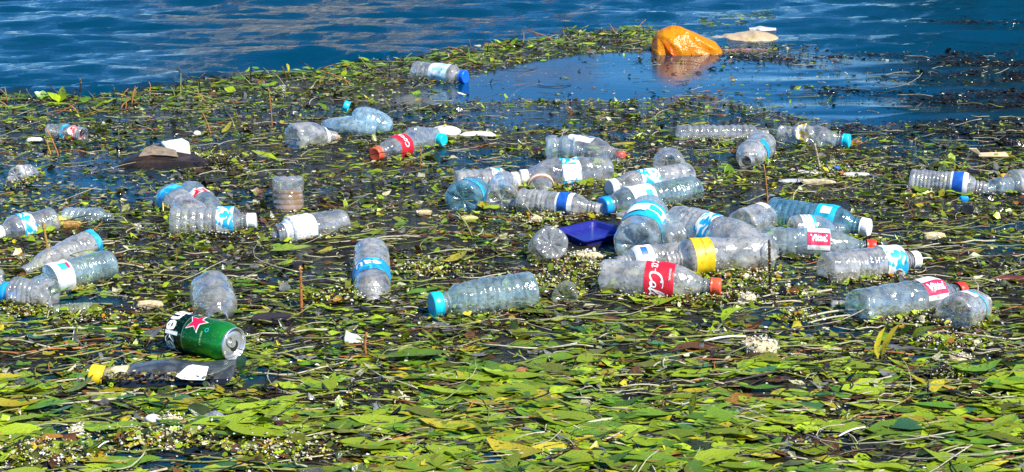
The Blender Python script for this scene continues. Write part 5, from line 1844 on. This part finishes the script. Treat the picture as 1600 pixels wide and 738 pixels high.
# folded card at the right
def card():
    p = at(1520, 246)
    s = cm_px(p)
    m = simple('card', (.62, .50, .30), (.50, .38, .22), .8, 80, .3)
    X = lambda q: (q - 1520) / s
    V = [(X(1513), 0, .021), (X(1524), -.004, .022), (X(1534), -.006, .003), (X(1526), .0, .002), (X(1513), .002, .0225), (X(1524), -.002, .0235), (X(1534), -.003, .0045), (X(1526), .003, .0035)]
    F = [(0, 1, 2, 3), (4, 7, 6, 5), (0, 4, 5, 1), (1, 5, 6, 2), (2, 6, 7, 3), (3, 7, 4, 0)]
    e = tag(empty('folded_card', p), 'folded cream card with one flap standing up in the weed', 'card')
    mesh_obj('upright_flap', V, F, m, e, False)
    V = [(X(1527), -.012, .004), (X(1572), -.02, .005), (X(1575), .02, .007), (X(1530), .02, .005), (X(1527), -.012, .006), (X(1572), -.02, .007), (X(1575), .02, .009), (X(1530), .02, .007)]
    mesh_obj('flat_flap', V, [(0, 3, 2, 1), (4, 5, 6, 7), (0, 1, 5, 4), (1, 2, 6, 5), (2, 3, 7, 6), (3, 0, 4, 7)], m, e, False)


card()


# pale straws lying in the weed
def straw(x0, y0, x1, y1, rad, m, lab):
    a, b = at(x0, y0, .006), at(x1, y1, .006)
    c = (a + b) / 2
    t = np.linspace(0, 1, 10)
    pts = [tuple(a.lerp(b, q) - c + Vector((0, 0, .003 * math.sin(q * 3.1)))) for q in t]
    v, f = tube(pts, [rad] * 10, 6)
    o = mesh_obj('straw', v, f, m); o.location = c
    tag(o, lab, 'straw', 'pale straws lying in the weed')


straw(1256, 497, 1336, 484, .0018, M_stemp, 'pale reed straw running to the green capped neck stub')
straw(1262, 505, 1340, 492, .0014, M_stemp, 'second thinner pale straw just under the first, by the green cap')
straw(1100, 533, 1165, 526, .0018, M_white, 'arched white straw behind the crusty white clump')
straw(1310, 682, 1352, 668, .0012, M_white, 'short white straw in the near right leaves')
straw(1430, 408, 1456, 404, .0012, M_white, 'white straw just beyond the white cap of the picture labelled bottle')
straw(970, 605, 1030, 603, .0012, M_stemp, 'long pale straw across the middle foreground')
straw(153, 700, 175, 690, .0010, M_white, 'thin white straw slanting in the left corner')


# litter banked up against the bottles: clumps of scraps and beads ------------------------------------------------------------
def clumps():
    r = np.random.default_rng(71)
    spots = [(760, 478, 90, 9), (850, 345, 80, 12), (900, 415, 70, 22), (860, 450, 80, 18), (1040, 455, 120, 12), (1140, 420, 70, 22), (1180, 440, 80, 16), (1090, 470, 100, 14), (1350, 440, 90, 8), (1450, 500, 100, 14),
             (1300, 395, 40, 16), (880, 295, 80, 14), (960, 260, 50, 12), (340, 365, 100, 8), (110, 440, 60, 10), (40, 490, 70, 8), (1580, 300, 50, 10), (1300, 270, 80, 14), (340, 250, 60, 12), (270, 590, 100, 7),
             (60, 715, 120, 18), (250, 690, 120, 16), (430, 710, 120, 14), (1500, 540, 90, 12), (1490, 590, 60, 8), (1230, 460, 60, 10), (520, 470, 80, 10), (30, 290, 40, 8), (150, 500, 90, 10), (680, 425, 80, 16), (1000, 460, 70, 10), (1250, 500, 60, 8)]
    V, F, mi = [], [], []
    B, BR = [], []
    a6 = np.array([[-.5, 0], [-.15, .5], [.25, .42], [.5, .02], [.1, -.5], [-.3, -.4]])
    G, C = [], []
    for (cx, cy, w, h) in spots:
        n = int(w * h * .28)
        px = cx + r.normal(0, w * .36, n); py = cy + r.normal(0, h * .42, n)
        for q in range(n):
            p = at(px[q], py[q])
            if not out_tray(p.x, p.y): continue
            L = float(np.clip(r.lognormal(math.log(.0065), .45), .003, .02))
            yaw = r.uniform(0, 6.28)
            R3 = np.array((Matrix.Rotation(yaw, 3, 'Z') @ Matrix.Rotation(r.normal(0, .55), 3, 'X') @ Matrix.Rotation(r.normal(0, .5), 3, 'Y')))
            P = np.zeros((6, 3)); P[:, 0] = a6[:, 0] * L; P[:, 1] = a6[:, 1] * L * r.uniform(.3, .9)
            P = P @ R3.T + np.array([p.x, p.y, r.uniform(.003, .011)])
            G.append(P)
            if r.random() < .42:
                B.append((p.x + r.normal(0, .01), p.y + r.normal(0, .02), r.uniform(.005, .012))); BR.append(r.uniform(.0008, .0024))
    for (A, ax, L, R) in WL:
        px0 = cm_px(A)
        n = int(L * R * px0 * px0 * .020)
        side = Vector((ax.y, -ax.x, 0)).normalized()
        if side.y > 0: side = -side
        for q in range(n):
            t = r.uniform(-.03, 1.0); kk = (.5 + .5 * min(1, (1 - t) * 3.5))
            p = A + ax * (t * L) + side * (R * kk * r.normal(.98, .16))
            if not out_tray(p.x, p.y): continue
            Ls = float(np.clip(r.lognormal(math.log(.0060), .45), .003, .016))
            R3 = np.array((Matrix.Rotation(r.uniform(0, 6.28), 3, 'Z') @ Matrix.Rotation(r.normal(0, .5), 3, 'X')))
            P = np.zeros((6, 3)); P[:, 0] = a6[:, 0] * Ls; P[:, 1] = a6[:, 1] * Ls * r.uniform(.3, .8)
            G.append(P @ R3.T + np.array([p.x, p.y, r.uniform(.002, .010)]))
            if r.random() < .4:
                B.append((p.x + r.normal(0, .004), p.y + r.normal(0, .006), r.uniform(.004, .012))); BR.append(r.uniform(.0008, .0022))
    # whole leaves washed up against the bottles
    LL, PP, YY, TX_, TY_ = [], [], [], [], []
    for (A, ax, L, R) in WL:
        side = Vector((ax.y, -ax.x, 0)).normalized()
        if side.y > 0: side = -side
        for q in range(r.integers(2, 7)):
            t = r.uniform(.0, .95); kk = (.5 + .5 * min(1, (1 - t) * 3.5))
            p = A + ax * (t * L) + side * (R * kk * r.uniform(.95, 1.15))
            if not out_tray(p.x, p.y): continue
            LL.append(float(np.clip(r.lognormal(math.log(.026), .35), .012, .05))); PP.append((p.x, p.y, r.uniform(.004, .012)))
            YY.append(math.atan2(ax.y, ax.x) + r.normal(0, .5)); TX_.append(r.uniform(.0, .9) * (1 if math.cos(YY[-1]) > 0 else -1)); TY_.append(r.normal(0, .2))
    m_ = len(LL); LL = np.array(LL)
    P = place(leaves_array(m_, LL, LL * r.uniform(.25, .45, m_), r), np.array(PP), np.array(YY), np.array(TX_), np.array(TY_))
    nv = T_V.shape[0]; off = (np.arange(m_) * nv)[:, None, None]
    cc = pick(r, m_, dict(olive=3, yellow_green=3, lime=2, dark=2, brown=1.2, mid_green=3, yellow=1))
    tag(mesh_obj('washed_up_leaves', P.reshape(-1, 3), [(T_T[None] + off).reshape(-1, 3), (T_Q[None] + off).reshape(-1, 4)], LEAF, None, True,
                 np.concatenate([np.repeat(cc, len(T_T)), np.repeat(cc, len(T_Q))])), 'single weed leaves washed up and leaning against the floating bottles', 'plant litter', None, 'stuff')
    n = len(G)
    G = np.concatenate(G)
    col = pick(r, n, dict(olive=3, yellow_green=3, lime=1.6, dark=2.0, brown=2.5, black=2.5, yellow=1.6, orange=.8, pale=1.6))
    tag(mesh_obj('banked_litter', G, np.arange(n * 6).reshape(n, 6), LEAF, None, False, col),
        'heaped yellow green and brown leaf crumbs banked up against the bottles', 'plant litter', None, 'stuff')
    beads('banked_beads', np.array(B), np.array(BR), r, [M_white, M_cream, LEAF[LN['yellow']]], r.choice(3, len(B), p=[.5, .3, .2]),
          'white and cream beads caught in the leaf crumbs along the bottles', 'specks')


clumps()
print('leaves', n_big, 'fragments', n_frag, 'objects', len(bpy.data.objects))
